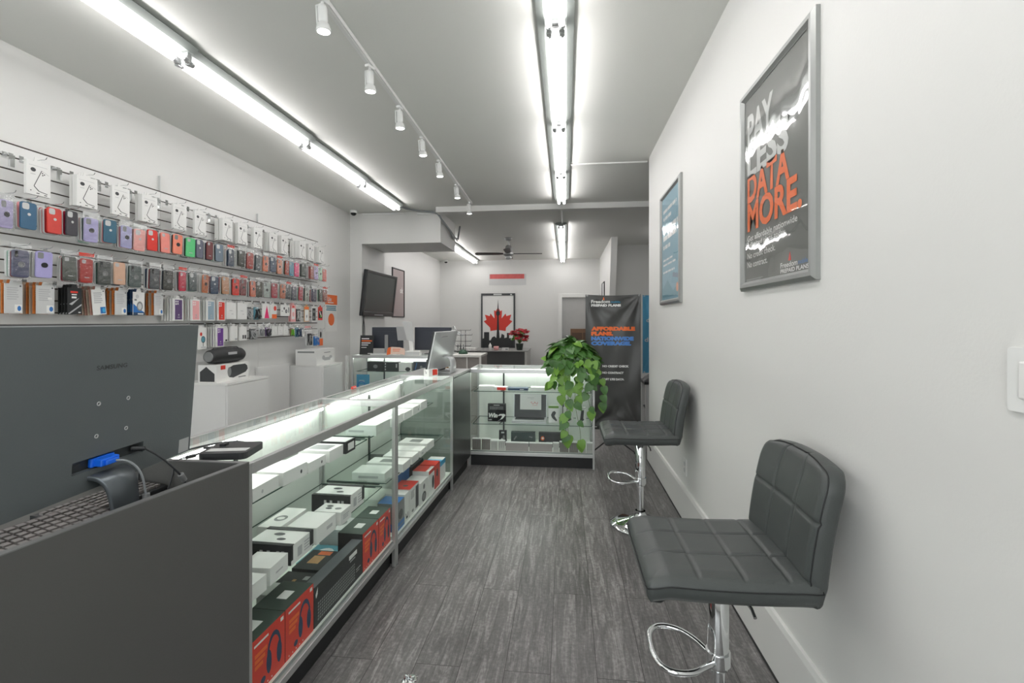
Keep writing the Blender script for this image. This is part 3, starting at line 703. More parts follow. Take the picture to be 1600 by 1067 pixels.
# white window boxes of the top row ---------------------------------------
def whitebox_mesh():
    w, d, h = .13, .018, .2; mb = MB(); mb.box(-w / 2, w / 2, -d / 2, d / 2, 0, h, 0); mb.prism([(-.02, .2), (.02, .2), (.016, .225), (-.016, .225)], -.001, .001, 0)
    dec = [('F', 'c', .16, .68, .38, .8, 1), ('F', 'r', .16, .6, .36, .615, 2), ('F', 'r', .1, .86, .86, .87, 2)]
    ph = [(.42, .32), (.66, .78)]
    def ln(a, b, t=.02):
        dx, dy = b[0] - a[0], b[1] - a[1]; L = math.hypot(dx, dy); nx, ny = -dy / L * t / 2, dx / L * t / 2 * .65
        return ('F', [(a[0] - nx, a[1] - ny), (b[0] - nx, b[1] - ny), (b[0] + nx, b[1] + ny), (a[0] + nx, a[1] + ny)], 0, 0, 0, 0, 1)
    dec += [ln((.3, .26), (.62, .76), .03), ln((.3, .26), (.5, .13), .04), ln((.5, .13), (.86, .09), .03), ln((.62, .76), (.92, .66), .008)]
    dec += [('F', 'c', .62, .67, .68, .71, 1), ('F', 'c', .7, .64, .76, .68, 1), ('F', 'c', .63, .61, .69, .65, 1), ('F', 'c', .14, .1, .2, .13, 1), ('F', 'r', .4, .05, .52, .075, 1), ('F', 'r', .72, .03, .84, .055, 1)]
    decals(mb, w, d, h, dec); return mb
R1 = [(2.49, 1), (2.78, 3), (3.02, 1), (3.25, 3), (3.53, 1), (3.75, 1), (4.08, 4), (4.29, 3), (4.52, 2), (4.78, 4), (4.98, 3), (5.31, 6), (5.54, 3), (5.78, 4)]
wbx = None
for i, (y, n) in enumerate(R1):
    for k in range(n):
        if wbx is None: o = wbx = whitebox_mesh().build('accessory_box', [card, inkd, inkl])
        else: o = copyobj(wbx)
        o.location = (-3.135 - .021 * k if n < 6 else -3.115 - .021 * k, y + rr.uniform(-.002, .002), 2.138 + rr.uniform(-.003, .003)); o.rotation_euler = (0, 0, R(90 + rr.uniform(-3, 3)))
        tag(o, 'white drawing-printed box, %s on the %s hook from left, top row' % ('front' if k == 0 else BACK[k] + ' back', ORD[i]), 'box', 'white boxes in the top slatwall row')
    hook(y, 2.352, .17, 'chrome hook carrying the %s white box stack from left, top slatwall row' % ORD[i], 'chrome hooks of the top row')
# bare clear display clips between them
fc = None
for i, y in enumerate([2.44 - .04, 2.66, 2.915, 3.15, 3.40, 3.64, 3.93]):
    if fc is None:
        mb = MB(); mb.box(-.016, .016, -.012, 0, -.01, .014); mb.box(-.012, .012, -.05, -.012, -.002, .004); mb.prism([(-.016, -.006), (.016, -.006), (.014, -.075), (-.014, -.075)], -.056, -.05); fc = o = mb.build('display_clip', chrome, rot=(0, 0, R(90)))
    else: o = copyobj(fc)
    o.location = (SX, y, 2.36)
    tag(o, 'empty chrome display clip, %s from left among the top white boxes' % ORD[i], 'clip', 'empty chrome clips')

# fourth and fifth rows: packs of many kinds -----------------------------------------
def pack(name, label, y, z, w, h, d, mats, dec, x=-3.1, group='lower slatwall rows of packs', roll=0, tab=True, yaw=0, cat='package'):
    mb = MB(); mb.box(-w / 2, w / 2, -d / 2, d / 2, 0, h, 0)
    if tab: mb.prism([(-.02, h), (.02, h), (.014, h + .022), (-.014, h + .022)], -.0008, .0008, 0)
    decals(mb, w, d, h, dec)
    o = mb.build(name, mats, loc=(x, y, z), rot=(0, R(roll) if False else 0, R(90 + yaw)))
    if roll: o.rotation_euler = (R(0), R(0), R(90 + yaw)); o.rotation_euler.rotate_axis('Y', R(roll))
    return tag(o, label, cat, group)
PALE = mat('pale_tan_pack_edge', (190, 176, 160), .5, var=.2, scale=60)
def stack(proto, n, dx, labelfn, mat_=None):
    for k in range(1, n + 1):
        c = copyobj(proto); c.location.x -= dx * k; c.location.y += rr.uniform(-.002, .002); c.location.z += rr.uniform(-.003, .003)
        if mat_ is not None:
            if k <= 2: c.data = c.data.copy(); c.data.materials[0] = mat_ if k == 1 or mat_ is cyang else PALE; stack.base = getattr(stack, 'base', {}); stack.base[k % 2] = c.data
            else: c.data = stack.base[k % 2]
        c['label'] = labelfn(k)
orange_e = mat('orange_pack_edge', (206, 122, 60), .5, var=.3, scale=60)
pinke = mat('pinkish_pack_edge', (188, 142, 128), .5, var=.3, scale=80)
bottle = [('F', 'r', .55, .04, .95, .3, 3), ('F', 'r', .62, .3, .85, .36, 0), ('F', 'c', .7, .08, .92, .26, 4)]
glsd = lines('F', .12, .8, .45, .9, 6, 2, .5, 4) + bottle + [('F', 'c', .82, .9, .93, .95, 1)]
z4 = 1.435
def packrow(i, y, w, nm_, lab, mats, dec, n=0, sm_=None, slab=None, h=.168, z=None, roll=0, d=.004, dx=.022, x=-3.1, yaw=0, name='retail_pack', tab=True):
    o = pack(name, lab, y, z4 if z is None else z, w, h, d, mats, dec, x=x, roll=roll, yaw=yaw, tab=tab)
    if n: stack(o, n, dx, lambda k: slab % ORD[k], sm_)
    if i: hook(y, (z4 if z is None else z) + h + .012, .2 if x > -3.12 else .17, 'chrome hook holding the %s in the slatwall %s row' % (nm_, 'fourth' if z is None else 'lowest'), 'chrome hooks of the lower rows')
    return o
gp = [cardg, inkd, inkl, card, blue]
packrow(1, 2.34, .088, 'leftmost grey screen protector packs', 'grey screen protector pack with blue corner picture, leftmost in fourth slatwall row', gp, glsd, 4, orange_e, 'orange edged pack, %s behind the leftmost grey screen protector pack')
packrow(1, 2.505, .1, 'grey and orange edged packs', 'grey screen protector pack with blue bottle picture left of the black glass pack', gp, glsd + [('F', 'r', .62, .5, .86, .58, 3)], 6, orange_e, 'orange edged pack, %s behind the grey pack left of the black glass pack')
packrow(1, 2.675, .088, 'black glass packs', 'black tempered glass pack with pale diagonal stripe in the fourth slatwall row', [blkm, red, card, inkl], [('F', 'r', .2, .8, .72, .87, 1), ('F', 'r', .28, .72, .64, .76, 2), ('F', 'r', .28, .6, .62, .67, 2), ('F', [(.02, .02), (.14, .0), (.98, .34), (.98, .4)], 0, 0, 0, 0, 3), ('F', [(.1, .38), (.8, .62), (.75, .58), (.3, .34)], 0, 0, 0, 0, 3), ('F', 'r', .75, .05, .92, .09, 2)], 3, None, 'black glass pack, %s behind the front black glass pack')
packrow(1, 2.84, .09, 'tilted white packs', 'white screen protector pack hanging tilted, right of the black glass pack', [card, inkd, inkl, blue, cyan], glsd, 6, pinke, 'pinkish edged pack, %s behind the tilted white screen protector pack', roll=-5, dx=.02)
packrow(1, 2.99, .088, 'grey packs under the beige phone case', 'grey screen protector pack with blue bottle picture under the beige phone case', gp, glsd, 5, orange_e, 'orange edged pack, %s behind the grey pack under the beige phone case', dx=.02)
packrow(1, 3.13, .092, 'blue and white packs', 'blue and white pack with a round grey picture in the fourth slatwall row', [card, inkm, cardg, blue, cyang], [('F', 'r', 0, 0, 1, .12, 4), ('F', [(0, .12), (1, .12), (.45, .3), (0, .5)], 0, 0, 0, 0, 3), ('F', 'c', .3, .18, .85, .6, 1), ('F', 'c', .4, .24, .75, .52, 2), ('F', 'r', .4, .03, .9, .08, 0), ('F', 'c', .2, .72, .5, .9, 2), ('F', 'r', .1, .62, .3, .7, 1)], 3, cyang, 'dark blue pack, %s behind the blue and white pack with the round picture')
packrow(1, 3.30, .078, 'short grey packs', 'grey screen protector pack beside the first purple box, at the panel seam', gp, glsd, 4, orange_e, 'orange edged pack, %s behind the grey pack beside the first purple box')
def phonebox(y, col, lab, n, slab, nm_, z=None, w=.092, x=-3.095, i=1):
    return packrow(i, y, w, nm_, lab, [card, col, inkl, card], [('F', 'r', .12, .05, .9, .94, 1), ('F', 'c', .18, .82, .32, .9, 3), ('F', 'c', .18, .71, .32, .79, 3), ('F', 'c', .38, .82, .5, .9, 3), ('F', 'c', .38, .72, .5, .8, 3), ('F', 'r', .4, .14, .65, .17, 2), ('F', 'c', .46, .22, .6, .3, 2)], n, None, slab, h=.178, z=z if z else 1.395, d=.013, dx=.024, x=x, name='phone_case_box')
phonebox(3.475, purple, 'white box showing a dark purple phone case, fourth slatwall row', 4, 'plain white box edge, %s behind the dark purple phone case box', 'dark purple boxes')
phonebox(3.655, pinkm, 'white box showing a pale pink phone case, fourth slatwall row', 5, 'plain white box edge, %s behind the pale pink phone case box', 'pale pink boxes')
phonebox(3.825, bgrey, 'white box showing a blue grey phone case, fourth slatwall row', 4, 'plain white box edge, %s behind the blue grey phone case box', 'blue grey boxes')
phonebox(3.955, red, 'white box showing a bright red phone case, fourth slatwall row', 3, 'white box edge, %s behind the bright red phone case box', 'bright red boxes')
def whitebag(y, z, w, h, lab, n=2, slab=None, x=-3.1, nm_='white packets', dec=()):
    return packrow(1, y, w, nm_, lab, [card, inkl, inkd], list(dec) or [('F', 'r', .3, .5, .6, .53, 1), ('F', 'r', .5, .3, .7, .33, 1)], n, None, slab, h=h, z=z, d=.016, dx=.026, x=x, yaw=rr.uniform(-8, 4))
whitebag(4.085, 1.41, .13, .155, 'bulging white packet right of the bright red phone case box', 2, 'white packet, %s behind the bulging one beside the red phone case box', nm_='bulging white packets')
whitebag(4.235, 1.41, .125, .155, 'second bulging white packet, left of the dark cable bags', 2, 'white packet, %s behind the bulging one left of the dark cable bags', nm_='second bulging white packets')
z5 = 1.415
def softpack(y, z, w, h, cols, lab, dec, x=-3.11, group='lower slatwall rows of packs', d=.03, nm_='soft pack', hk=True):
    # a filled clear bag: lumpy coloured contents inside a clear pouch under a header
    t = thing('bagged_accessory', lab, 'package', (x, y, z), 90 + rr.uniform(-8, 8), group)
    mb = MB(); seed = rr.random() * 10
    def fn(u, v, s): return ((u - .5) * w * .84, s * d * .42 * (math.sin(math.pi * u) * math.sin(math.pi * v)) ** .5 * (1 + .3 * math.sin(9 * u + seed) * math.sin(8 * v + seed)), .006 + v * h * .8)
    mb.grid(lambda u, v: fn(u, v, -1), 8, 10, 0); mb.grid(lambda u, v: fn(u, v, 1), 8, 10, 0)
    mb.build('contents', cols[0], t)
    if len(cols) > 1:
        m2 = MB()
        for k in range(5):
            a = seed + k * 1.3; P = [((.36 * math.cos(a + q * .5)) * w, -d * .44 - .002 * k, h * (.4 + .3 * math.sin(a * 1.7 + q * .6))) for q in range(9)]
            m2.tube(P, .004, 6)
        m2.build('coiled_cord', cols[1], t)
    m3 = MB(); m3.grid(lambda u, v: ((u - .5) * w, -d * .5 * math.sin(math.pi * max(.02, min(.98, v))) ** .5 - .003, v * h), 4, 6); m3.build('clear_pouch', bagm, t)
    MB().box(-w * .48, w * .48, -.002, .002, h, h + .022).build('header_card', cols[-1] if len(cols) > 2 else card, t)
    if hk: hook(y, z + h + .008, .19, 'chrome hook holding the %s' % nm_, 'chrome hooks of the lower rows')
    return t
softpack(4.34, z5 - .01, .11, .15, [blkm, inkl], 'clear bag of dark earphones right of the white packets, fourth slatwall row', 0, nm_='dark earphone bag')
softpack(4.465, z5 - .015, .11, .16, [teal, blk, cardg], 'bag with teal and black cable, left of the pink triangle pack', 0, nm_='teal cable bag')
packrow(1, 4.59, .12, 'pink triangle pack', 'white pack with hot pink triangle in the fourth slatwall row', [card, hotp, inkl], [('F', 't', .3, .02, .95, .9, 1)], 0, h=.15, z=1.42, x=-3.09)
packrow(1, 4.73, .12, 'white and orange pack', 'white pack with orange base and red disc, left of the white earbud pack', [card, orange, red], [('F', 'r', .3, 0, 1, .3, 1), ('F', 'c', .55, .55, .95, .9, 2)], 0, h=.15, z=1.42)
packrow(1, 4.90, .17, 'white earbud pack', 'wide white pack with black earphone picture in the fourth slatwall row', [card, blk, inkl], [('F', 'c', .3, .55, .45, .8, 1), ('F', 'c', .48, .25, .72, .6, 1), ('F', 'c', .55, .33, .66, .52, 2), ('F', 'r', .82, .3, .9, .8, 1), ('F', 'r', .1, .4, .25, .45, 1)], 0, h=.12, z=1.45, x=-3.07)
packrow(1, 5.07, .1, 'pink blister pack', 'pale pink blister pack right of the white earphone pack', [pinkm, card, red], [('F', 'r', .15, .15, .8, .8, 1), ('F', 'r', .3, .84, .7, .95, 2), ('F', 'c', .3, .3, .7, .6, 0)], 1, None, 'pale pink blister pack, %s behind the front one', h=.19, z=1.385, x=-3.08)
softpack(5.22, 1.385, .1, .18, [blk, cardg], 'bag with long black cable in the fourth slatwall row', 0, nm_='long black cable bag')
packrow(1, 5.385, .11, 'beige pack', 'beige pack with orange top, right of the black cable bag', [tan, card, orange, inkm], [('F', 'r', .1, .05, .92, .78, 1), ('F', 'r', .1, .82, .9, .96, 2), ('F', 'c', .4, .25, .6, .45, 3)], 0, h=.185, z=1.385)
packrow(1, 5.55, .1, 'white framed dark pack', 'white framed pack with dark picture near the far end of the fourth row', [card, blkm, inkm], [('F', 'r', .12, .08, .88, .9, 1), ('F', 'c', .3, .15, .65, .4, 2), ('F', 'r', .3, .6, .7, .75, 2)], 0, h=.185, z=1.385)
packrow(1, 5.705, .105, 'red and black pack', 'red and black pack with pale cable picture, rightmost in fourth slatwall row', [red, blkm, card, green], [('F', 'r', .08, .15, .92, .85, 1), ('F', [(.2, .7), (.35, .75), (.85, .3), (.7, .22)], 0, 0, 0, 0, 2), ('F', 'c', .5, .2, .75, .4, 3), ('F', 'r', .2, .7, .9, .84, 0)], 0, h=.165, z=1.405)
# lowest row
packrow(1, 3.76, .088, 'white pack with the green disc', 'white pack with pale green disc on a stand, leftmost seen in lowest row', [card, red, teal, blk, inkl], [('F', 'c', .3, .3, .85, .62, 3), ('F', 'c', .34, .33, .8, .59, 2), ('F', 'r', .54, .14, .6, .32, 3), ('F', 'c', .15, .62, .45, .8, 1), ('F', 'r', .3, .08, .9, .12, 4)], 1, None, 'white pack, %s behind the one with the green disc', h=.185, z=1.148, x=-3.12, d=.012)
phonebox(3.945, violet, 'white box showing a violet phone case in the lowest slatwall row', 5, 'plain white box edge, %s behind the violet phone case box', 'violet boxes', z=1.16, x=-3.1)
whitebag(4.05, 1.2, .075, .145, 'narrow white packet right of the violet phone case box', 1, 'white packet, %s behind the narrow one by the violet box', x=-3.14, nm_='narrow white packets', dec=[('F', 'r', .6, .05, .9, .15, 2)])
whitebag(4.15, 1.205, .095, .14, 'white packet with grey stamp at lower right, lowest slatwall row', 2, 'white packet, %s behind the one with the grey stamp', x=-3.12, nm_='stamped white packets', dec=[('F', 'r', .6, .05, .95, .18, 1)])
whitebag(4.275, 1.205, .1, .13, 'white packet with two black marks, left of the black charger bags', 2, 'white packet, %s behind the one with two black marks', x=-3.12, nm_='white packets with black marks', dec=[('F', 'r', .4, .12, .6, .4, 2), ('F', 'r', .68, .12, .9, .4, 2)])
softpack(4.41, 1.205, .13, .13, [blkm, inkl, cardg], 'clear bag of black chargers in the lowest slatwall row', 0, nm_='black charger bag')
softpack(4.535, 1.23, .07, .11, [cardg, inkm], 'small grey cable bag right of the black chargers, lowest row', 0, nm_='small grey cable bag')
softpack(4.65, 1.225, .11, .12, [purple, blk], 'bag with dark purple headphones in the lowest slatwall row', 0, nm_='purple headphone bag')
whitebag(4.775, 1.235, .085, .1, 'small white packet right of the purple headphones, lowest row', 1, 'small white packet, %s behind the one by the purple headphones', x=-3.12, nm_='small white packets by the headphones')
whitebag(4.88, 1.24, .09, .095, 'small white packet in the middle of three, lowest slatwall row', 1, 'small white packet, %s behind the middle one of three', x=-3.12, nm_='middle small white packets')
whitebag(4.98, 1.235, .09, .1, 'small white packet left of the brown and green bag', 1, 'small white packet, %s behind the one left of the brown bag', x=-3.12, nm_='small white packets by the brown bag')
softpack(5.085, 1.22, .085, .11, [brown, green], 'small brown and green bag in the lowest slatwall row', 0, nm_='brown and green bag')
softpack(5.195, 1.2, .08, .14, [teal, cyang], 'narrow teal cable bag in the lowest slatwall row', 0, nm_='narrow teal bag')
softpack(5.30, 1.2, .07, .13, [cyang, card], 'narrow navy bag right of the teal one, lowest row', 0, nm_='narrow navy bag')
softpack(5.43, 1.08, .13, .23, [cardg, blk, pinkm], 'long bag of tangled black and pink cords in the lowest row', 0, d=.05, nm_='tangled cord bag')
softpack(5.59, 1.08, .13, .15, [blue, blue, card], 'bright blue coiled cable bag in the lowest slatwall row', 0, d=.05, nm_='bright blue cable bag', x=-3.1)
packrow(1, 5.75, .11, 'orange and grey pack', 'orange and grey pack at the far end of the lowest row', [cardg, orange, blk], [('F', 'r', 0, .0, 1, .45, 1), ('F', 'c', .3, .5, .7, .9, 2)], 0, h=.2, z=1.08, x=-3.12)

# posters at the end of the left wall
t = thing('wall_poster', 'orange and white poster on left wall past the slatwall end', 'poster', (-3.27, 6.31, 1.25), 90)
MB().box(-.17, .17, -.004, -.001, 0, .51).build('sheet', card, t)
MB().box(-.17, .17, -.006, -.004, .375, .51).build('orange_panel', orange, t)
text('Like', -.1, .42, .1, .06, wtxt, t, y=-.0065, bold=.02)
MB().box(-.1, .06, -.0066, -.006, .395, .408).build('lettering', wtxt, t)
mb = MB()
for z, w in ((.34, .28), (.315, .26), (.29, .28)): mb.box(-w / 2, w / 2, -.0055, -.004, z, z + .016)
mb.build('lettering', teal, t)
mb = MB(); mb.prism(circ(.085, 24, 0, .165), -.006, -.004); mb.build('orange_disc', orange, t)

# white cabinets against the left wall, with boxes on them
def cab(label, x0, x1, y0, y1, h):
    t = thing('storage_cabinet', label, 'cabinet', ((x0 + x1) / 2, (y0 + y1) / 2, 0), 90, 'white cabinets along the left wall')
    w, d = y1 - y0, x1 - x0
    mb = MB(); mb.box(-w / 2, w / 2, -d / 2 + .018, d / 2, .06, h - .018); mb.box(-w / 2 + .02, w / 2 - .02, -d / 2 + .05, d / 2, 0, .06); mb.build('body', slatw, t, bev=.001)
    mb = MB(); mb.box(-w / 2 - .004, w / 2 + .004, -d / 2 - .002, d / 2, h - .018, h); mb.build('top', card, t, bev=.0015)
    mb = MB(); mb.box(-w / 2 + .002, w / 2 - .002, -d / 2, -d / 2 + .017, .065, h - .021); mb.build('door', slatw, t, bev=.002)
    return t
cab('white cabinet nearer the front, under the black cylinder speaker', -3.242, -2.82, 3.68, 4.24, .868)
tag(MB().box(-3.24, -3.215, 4.64, 5.22, 0, .905).build('white_board', slatw, bev=.002), 'white board leaning on the left wall between the two white cabinets', 'board')
cab('white cabinet farther back, under the white drone box', -3.242, -2.82, 5.26, 5.74, .87)
o = thing('speaker_box', 'white carton printed with a dark cylinder speaker, on the nearer white cabinet', 'box', (-3.03, 3.915, .868), 90)
w, d, h = .41, .17, .15
mb = MB(); mb.box(-w / 2, w / 2, -d / 2, d / 2, 0, h, 0)
decals(mb, w, d, h, [('F', 'r', .12, .7, .26, .94, 2), ('F', [(.34, .3), (.38, .2), (.5, .14), (.9, .38), (.97, .55), (.95, .75), (.88, .88), (.5, .88), (.36, .75)], 0, 0, 0, 0, 1), ('F', 'c', .32, .25, .44, .8, 3), ('F', 'r', .66, .1, .9, .16, 3), ('L', [(.1, .05), (.9, .05), (.9, .5), (.6, .75), (.45, .9), (.1, .6)], 0, 0, 0, 0, 1)])
mb.build('carton', [card, inkd, red, inkm], o, bev=.001)
sp = thing('bluetooth_speaker', 'black cylinder speaker lying on its white carton', 'speaker', (-3.02, 3.915, 1.018), 90)
prof = [(0, -.205), (.038, -.205), (.05, -.2), (.058, -.185), (.066, -.12), (.068, 0), (.066, .12), (.058, .185), (.05, .2), (.038, .205), (0, .205)]
mb = MB(); mb.lathe(prof, 28, xf=Matrix.Translation((0, 0, .068)) @ Matrix.Rotation(R(90), 4, 'Y')); mb.build('body', blkm, sp)
for s in (-1, 1):
    mb = MB(); mb.lathe([(.04, 0), (.044, .006), (.044, .016), (.03, .012), (0, .01)], 24, xf=Matrix.Translation((s * .195, 0, .068)) @ Matrix.Rotation(R(90) * s, 4, 'Y')); mb.build('end_driver', inkm, sp)
mb = MB(); mb.box(-.05, .055, -.071, -.0645, .078, .1); mb.build('badge', inkl, sp)
mb = MB(); mb.tube([(-.18, 0, .12), (-.14, 0, .14), (0, 0, .142), (.14, 0, .14), (.18, 0, .12)], .004); mb.build('strap', blk, sp)
boxthing('product_box', 'white carton with faint grey drawing on the farther white cabinet', 'box', (-3.03, 5.47, .87), (.44, .26, .185), 90, [card, inkl, inkm], [('F', 'c', .3, .3, .45, .6, 1), ('F', 'r', .4, .25, .75, .45, 1), ('F', 'c', .68, .35, .85, .55, 1), ('F', 'r', .4, .75, .75, .79, 2), ('L', 'r', .1, .8, .9, .9, 2)])

# ------------------------------------------------------------------ glass display cases
def display_case(label, loc, rz, L, D, H, shelves, seams=1, stds=(.5,), toprail=.036, backmat=None, name='display_case'):
    t = thing(name, label, 'display case', loc, rz)
    p = .02
    mb = MB(); mb.box(.01, L - .01, .035, D - .02, 0, .105); mb.build('kick_board', kick, t)
    mb = MB(); mb.box(p, L - p, .014, D - .004, .108, .15, [1, 0, 0, 0, 0, 0]); mb.build('deck', [deckm, alud], t)
    mb = MB()
    for x in (0, L - p):
        for y in (0, D - p): mb.box(x, x + p, y, y + p, .0, H)
    for z0, z1, e in ((.108, .136, .001), (H - toprail, H, .0012)):
        mb.box(p, L - p, -e, p - .003, z0, z1); mb.box(p, L - p, D - p + .003, D + e, z0, z1)
        mb.box(-e, p - .003, p, D - p, z0, z1); mb.box(L - p + .003, L + e, p, D - p, z0, z1)
    mb.build('frame', alu, t, bev=.002)
    g = lambda nm_, *a: MB().box(*a).build(nm_, [glassm if nm_ != 'front_glass' else glassd], t)
    g('top_glass', p - .002, L - p + .002, p - .002, D - p + .002, H - .007, H - .001)
    g('front_glass', p, L - p, .007, .012, .137, H - toprail)
    g('side_glass', .006, .011, p, D - p, .137, H - toprail); g('side_glass', L - .011, L - .006, p, D - p, .137, H - toprail)
    n = 2
    for k in range(n):
        w = (L - 2 * p) / n; bp = MB(); bp.box(p + k * w, p + (k + 1) * w + (.02 if k == 0 else 0), D - .016 + .006 * k, D - .011 + .006 * k, .15, H - toprail); bp.build('sliding_door', backmat or backm, t)
    mb = MB()
    for s in stds:
        mb.box(s * L - .008, s * L + .008, D - .026, D - .017, .15, H - .05)
    for z, y0 in shelves:
        for s in stds: mb.prism([(y0 + .05, z - .008), (D - .026, z - .008), (D - .026, z - .05), (D - .06, z - .045), (y0 + .05, z - .012)], s * L - .0015, s * L + .0015, ax='x')
        for s in (.0225, L - .0225): mb.box(s - .003, s + .003, y0 + .04, D - .03, z - .012, z - .006)
    mb.build('shelf_standard', std, t)
    for z, y0 in shelves:
        b = MB(); b.box(p + .003, L - p - .003, y0, D - .028, z - .006, z, [1, 1, 1, 1, 0, 0]); b.build('glass_shelf', [glassm, edgeg], t)
    mb = MB(); mb.box(p, L - p, D - .06, D - .018, H - .04, H - .03); mb.build('lamp_reflector', white, t)
    mb = MB(); mb.cyl((p + .03, D - .045, H - .05), (L - p - .03, D - .045, H - .05), .009, n=10); mb.build('strip_lamp', ledm, t)
    return t
RA = 88.4; dx_, dy_ = math.cos(R(RA)), math.sin(R(RA))
AX, AY = -.992, 1.386
BX, BY = AX + 1.226 * dx_, AY + 1.226 * dy_
SH = [(.72, .165), (.455, .075)]
display_case('long glass display case nearest the camera, beside the grey desk', (AX, AY, 0), RA, 1.22, .47, .94, SH, stds=(.42,))
display_case('second glass display case of the row, between the long case and the metal-faced cabinet', (BX, BY, 0), RA, 1.22, .47, .94, SH, stds=(.5,))
CX, CY = BX + 1.226 * dx_, BY + 1.226 * dy_
t = thing('counter_cabinet', 'dark metallic panel cabinet between the case row and the front-facing glass case', 'cabinet', (CX, CY, 0), RA)
mb = MB(); mb.box(0, .62, .012, .46, .1, .92); mb.build('body', mat('grey_green_reflection_tone', (128, 134, 128), .4), t)  # body colour stands in for the greenish reflection in the case's side glass
mb = MB(); mb.box(.0, .622, .03, .45, 0, .1); mb.build('kick_board', kick, t)
mb = MB(); mb.box(.004, .618, 0, .012, .1, .915); mb.build('front_panel', mat('dark_metallic_panel', (74, 76, 76), .3, .5), t, bev=.002)
mb = MB(); mb.box(-.001, .622, -.004, .47, .92, .938); mb.build('top', alud, t, bev=.002)
KX, KY = -.93, 4.485
display_case('front-facing glass display case at the aisle end, under the trailing plant', (KX, KY, 0), .3, 1.2, .49, .93, [(.70, .14), (.39, .08)], stds=(.235, .755))
SX2, SY2 = -2.70, 5.74
display_case('rear glass service case with dark monitors standing on top', (SX2, SY2, 0), 1, 1.28, .48, .96, [(.75, .1), (.45, .08)], stds=(.2,))
t = thing('reception_counter', 'grey wood laminate counter with pale edges beside the rear service case', 'counter', (-1.41, 5.70, 0), 1)
mb = MB(); mb.box(0, .38, .01, .5, 0, .95); mb.build('body', laminate, t)
mb = MB(); mb.box(-.004, .385, -.01, .51, .95, .975); mb.box(.36, .385, -.01, .01, 0, .95); mb.box(.2, .215, -.004, .012, 0, .95); mb.build('edging', lamw, t)

def inA(lx, ly, z): return (AX + lx * dx_ - (-ly) * -dy_ * 1 + 0, AY + lx * dy_ + ly * dx_ * 1, z)
def cw(Y, X, z): return (X + .03 + .028 * (Y - 1.4), Y, z)   # a spot in the row, following its slight slant
DOT = [('F', 'c', .7, .3, .78, .62, 1)]
def wb_(n, label, Y, X, z, w, d, h, dec=(), mats=None, jig=0):
    return boxthing(n, label, 'box', cw(Y, X, z), (w, d, h), RA + jig, mats or [card, inkd, inkl, blkm, inkm], dec)
zu = .7205; zl = .4555; zd = .1505
wb_('phone_box', 'white phone box with small dark mark, nearest on the top shelf of the long case', 1.535, -1.255, zu, .16, .12, .052, DOT)
wb_('phone_box', 'plain white phone box at the rear near end of the long case top shelf', 1.55, -1.385, zu, .17, .11, .05)
wb_('phone_box', 'white phone box second from near end, front of the long case top shelf', 1.71, -1.25, zu, .165, .125, .05, [('F', 'c', .3, .3, .38, .6, 2)], jig=3)
wb_('phone_box', 'white phone box with dark front mark, in the middle of the long case top shelf', 1.885, -1.235, zu, .16, .12, .055, DOT, jig=-2)
wb_('phone_box', 'open white box with grey tray, behind on the long case top shelf', 1.86, -1.375, zu, .18, .13, .05, [('T', 'r', .1, .15, .9, .85, 2), ('L', 'r', .1, .2, .9, .8, 2)])
wb_('phone_box', 'thin white phone box with dark mark, left of the grey-windowed white box', 2.045, -1.235, zu, .14, .13, .045, DOT)
wb_('phone_box', 'white box with grey window on its lid, long case top shelf', 2.195, -1.24, zu, .13, .16, .055, [('T', 'r', .18, .15, .82, .8, 4)])
wb_('phone_box', 'black box with white front label at the far end of the long case top shelf', 2.33, -1.25, zu, .1, .19, .06, [('F', 'r', .2, .2, .85, .8, 1), ('T', 'r', .04, .04, .96, .96, 2)], [blkm, card, cardg])
# lower shelf of the long case
wb_('gadget_box', 'small plain white box at the near end of the long case middle shelf', 1.50, -1.12, zl, .09, .1, .055)
wb_('gadget_box', 'plain white cube box second from near end of the long case middle shelf', 1.62, -1.135, zl, .115, .12, .062, [('F', 'r', .3, .4, .7, .5, 2)], jig=4)
def capbox(label, Y, X, w, d, h, s=1):
    t = thing('camera_box', label, 'box', cw(Y, X, zl), RA)
    mb = MB(); mb.box(-w / 2, w / 2, -d / 2, d / 2, 0, h, 0); decals(mb, w, d, h, [('T', 'c', .3, .3, .44, .5, 1), ('T', 'c', .55, .45, .72, .7, 1), ('F', 'r', .3, .2, .5, .7, 2)] + lines('F', .6, .9, .2, .8, 4, 2)); mb.build('carton', [card, inkd, inkl], t)
    mb = MB(); mb.box(-w / 2 - .002, -w / 2 + .001, -d / 2 - .002, d / 2 + .002, .004, h + .003); mb.box(-w / 2 - .002, -w / 2 + .02, -d / 2 - .002, d / 2 + .002, h, h + .003); mb.box(-w / 2 - .002, -w / 2 + .012, -d / 2 - .003, -d / 2, .02, h)
    mb.box(w / 2 - .02, w / 2 + .002, -d / 2 - .002, d / 2 + .002, h, h + .003); mb.box(w / 2 - .02, w / 2 + .002, -d / 2 - .003, -d / 2, .02, h + .002); mb.build('black_sleeve', blkm, t)
    mb = MB()
    for u in (-.06, -.04, .0, .03): mb.box(-w / 2 - .003, -w / 2 - .002, -.01 + u, .002 + u, h * .2, h * .75)
    mb.build('side_print', cardg, t)
capbox('white-topped camera box with black sleeve, nearer one on the long case middle shelf', 1.775, -1.175, .15, .19, .075)
capbox('white-topped camera box with black sleeve, farther one on the long case middle shelf', 2.27, -1.19, .16, .19, .085)
wb_('gadget_box', 'long white box with dark oval picture, rear of the long case middle shelf', 1.985, -1.30, zl, .21, .1, .06, [('T', 'c', .3, .25, .6, .8, 4), ('T', 'c', .38, .35, .52, .7, 0)])
wb_('gadget_box', 'larger plain white box in the middle of the long case middle shelf', 1.955, -1.145, zl, .16, .135, .07, [('F', 'r', .5, .4, .8, .6, 2)])
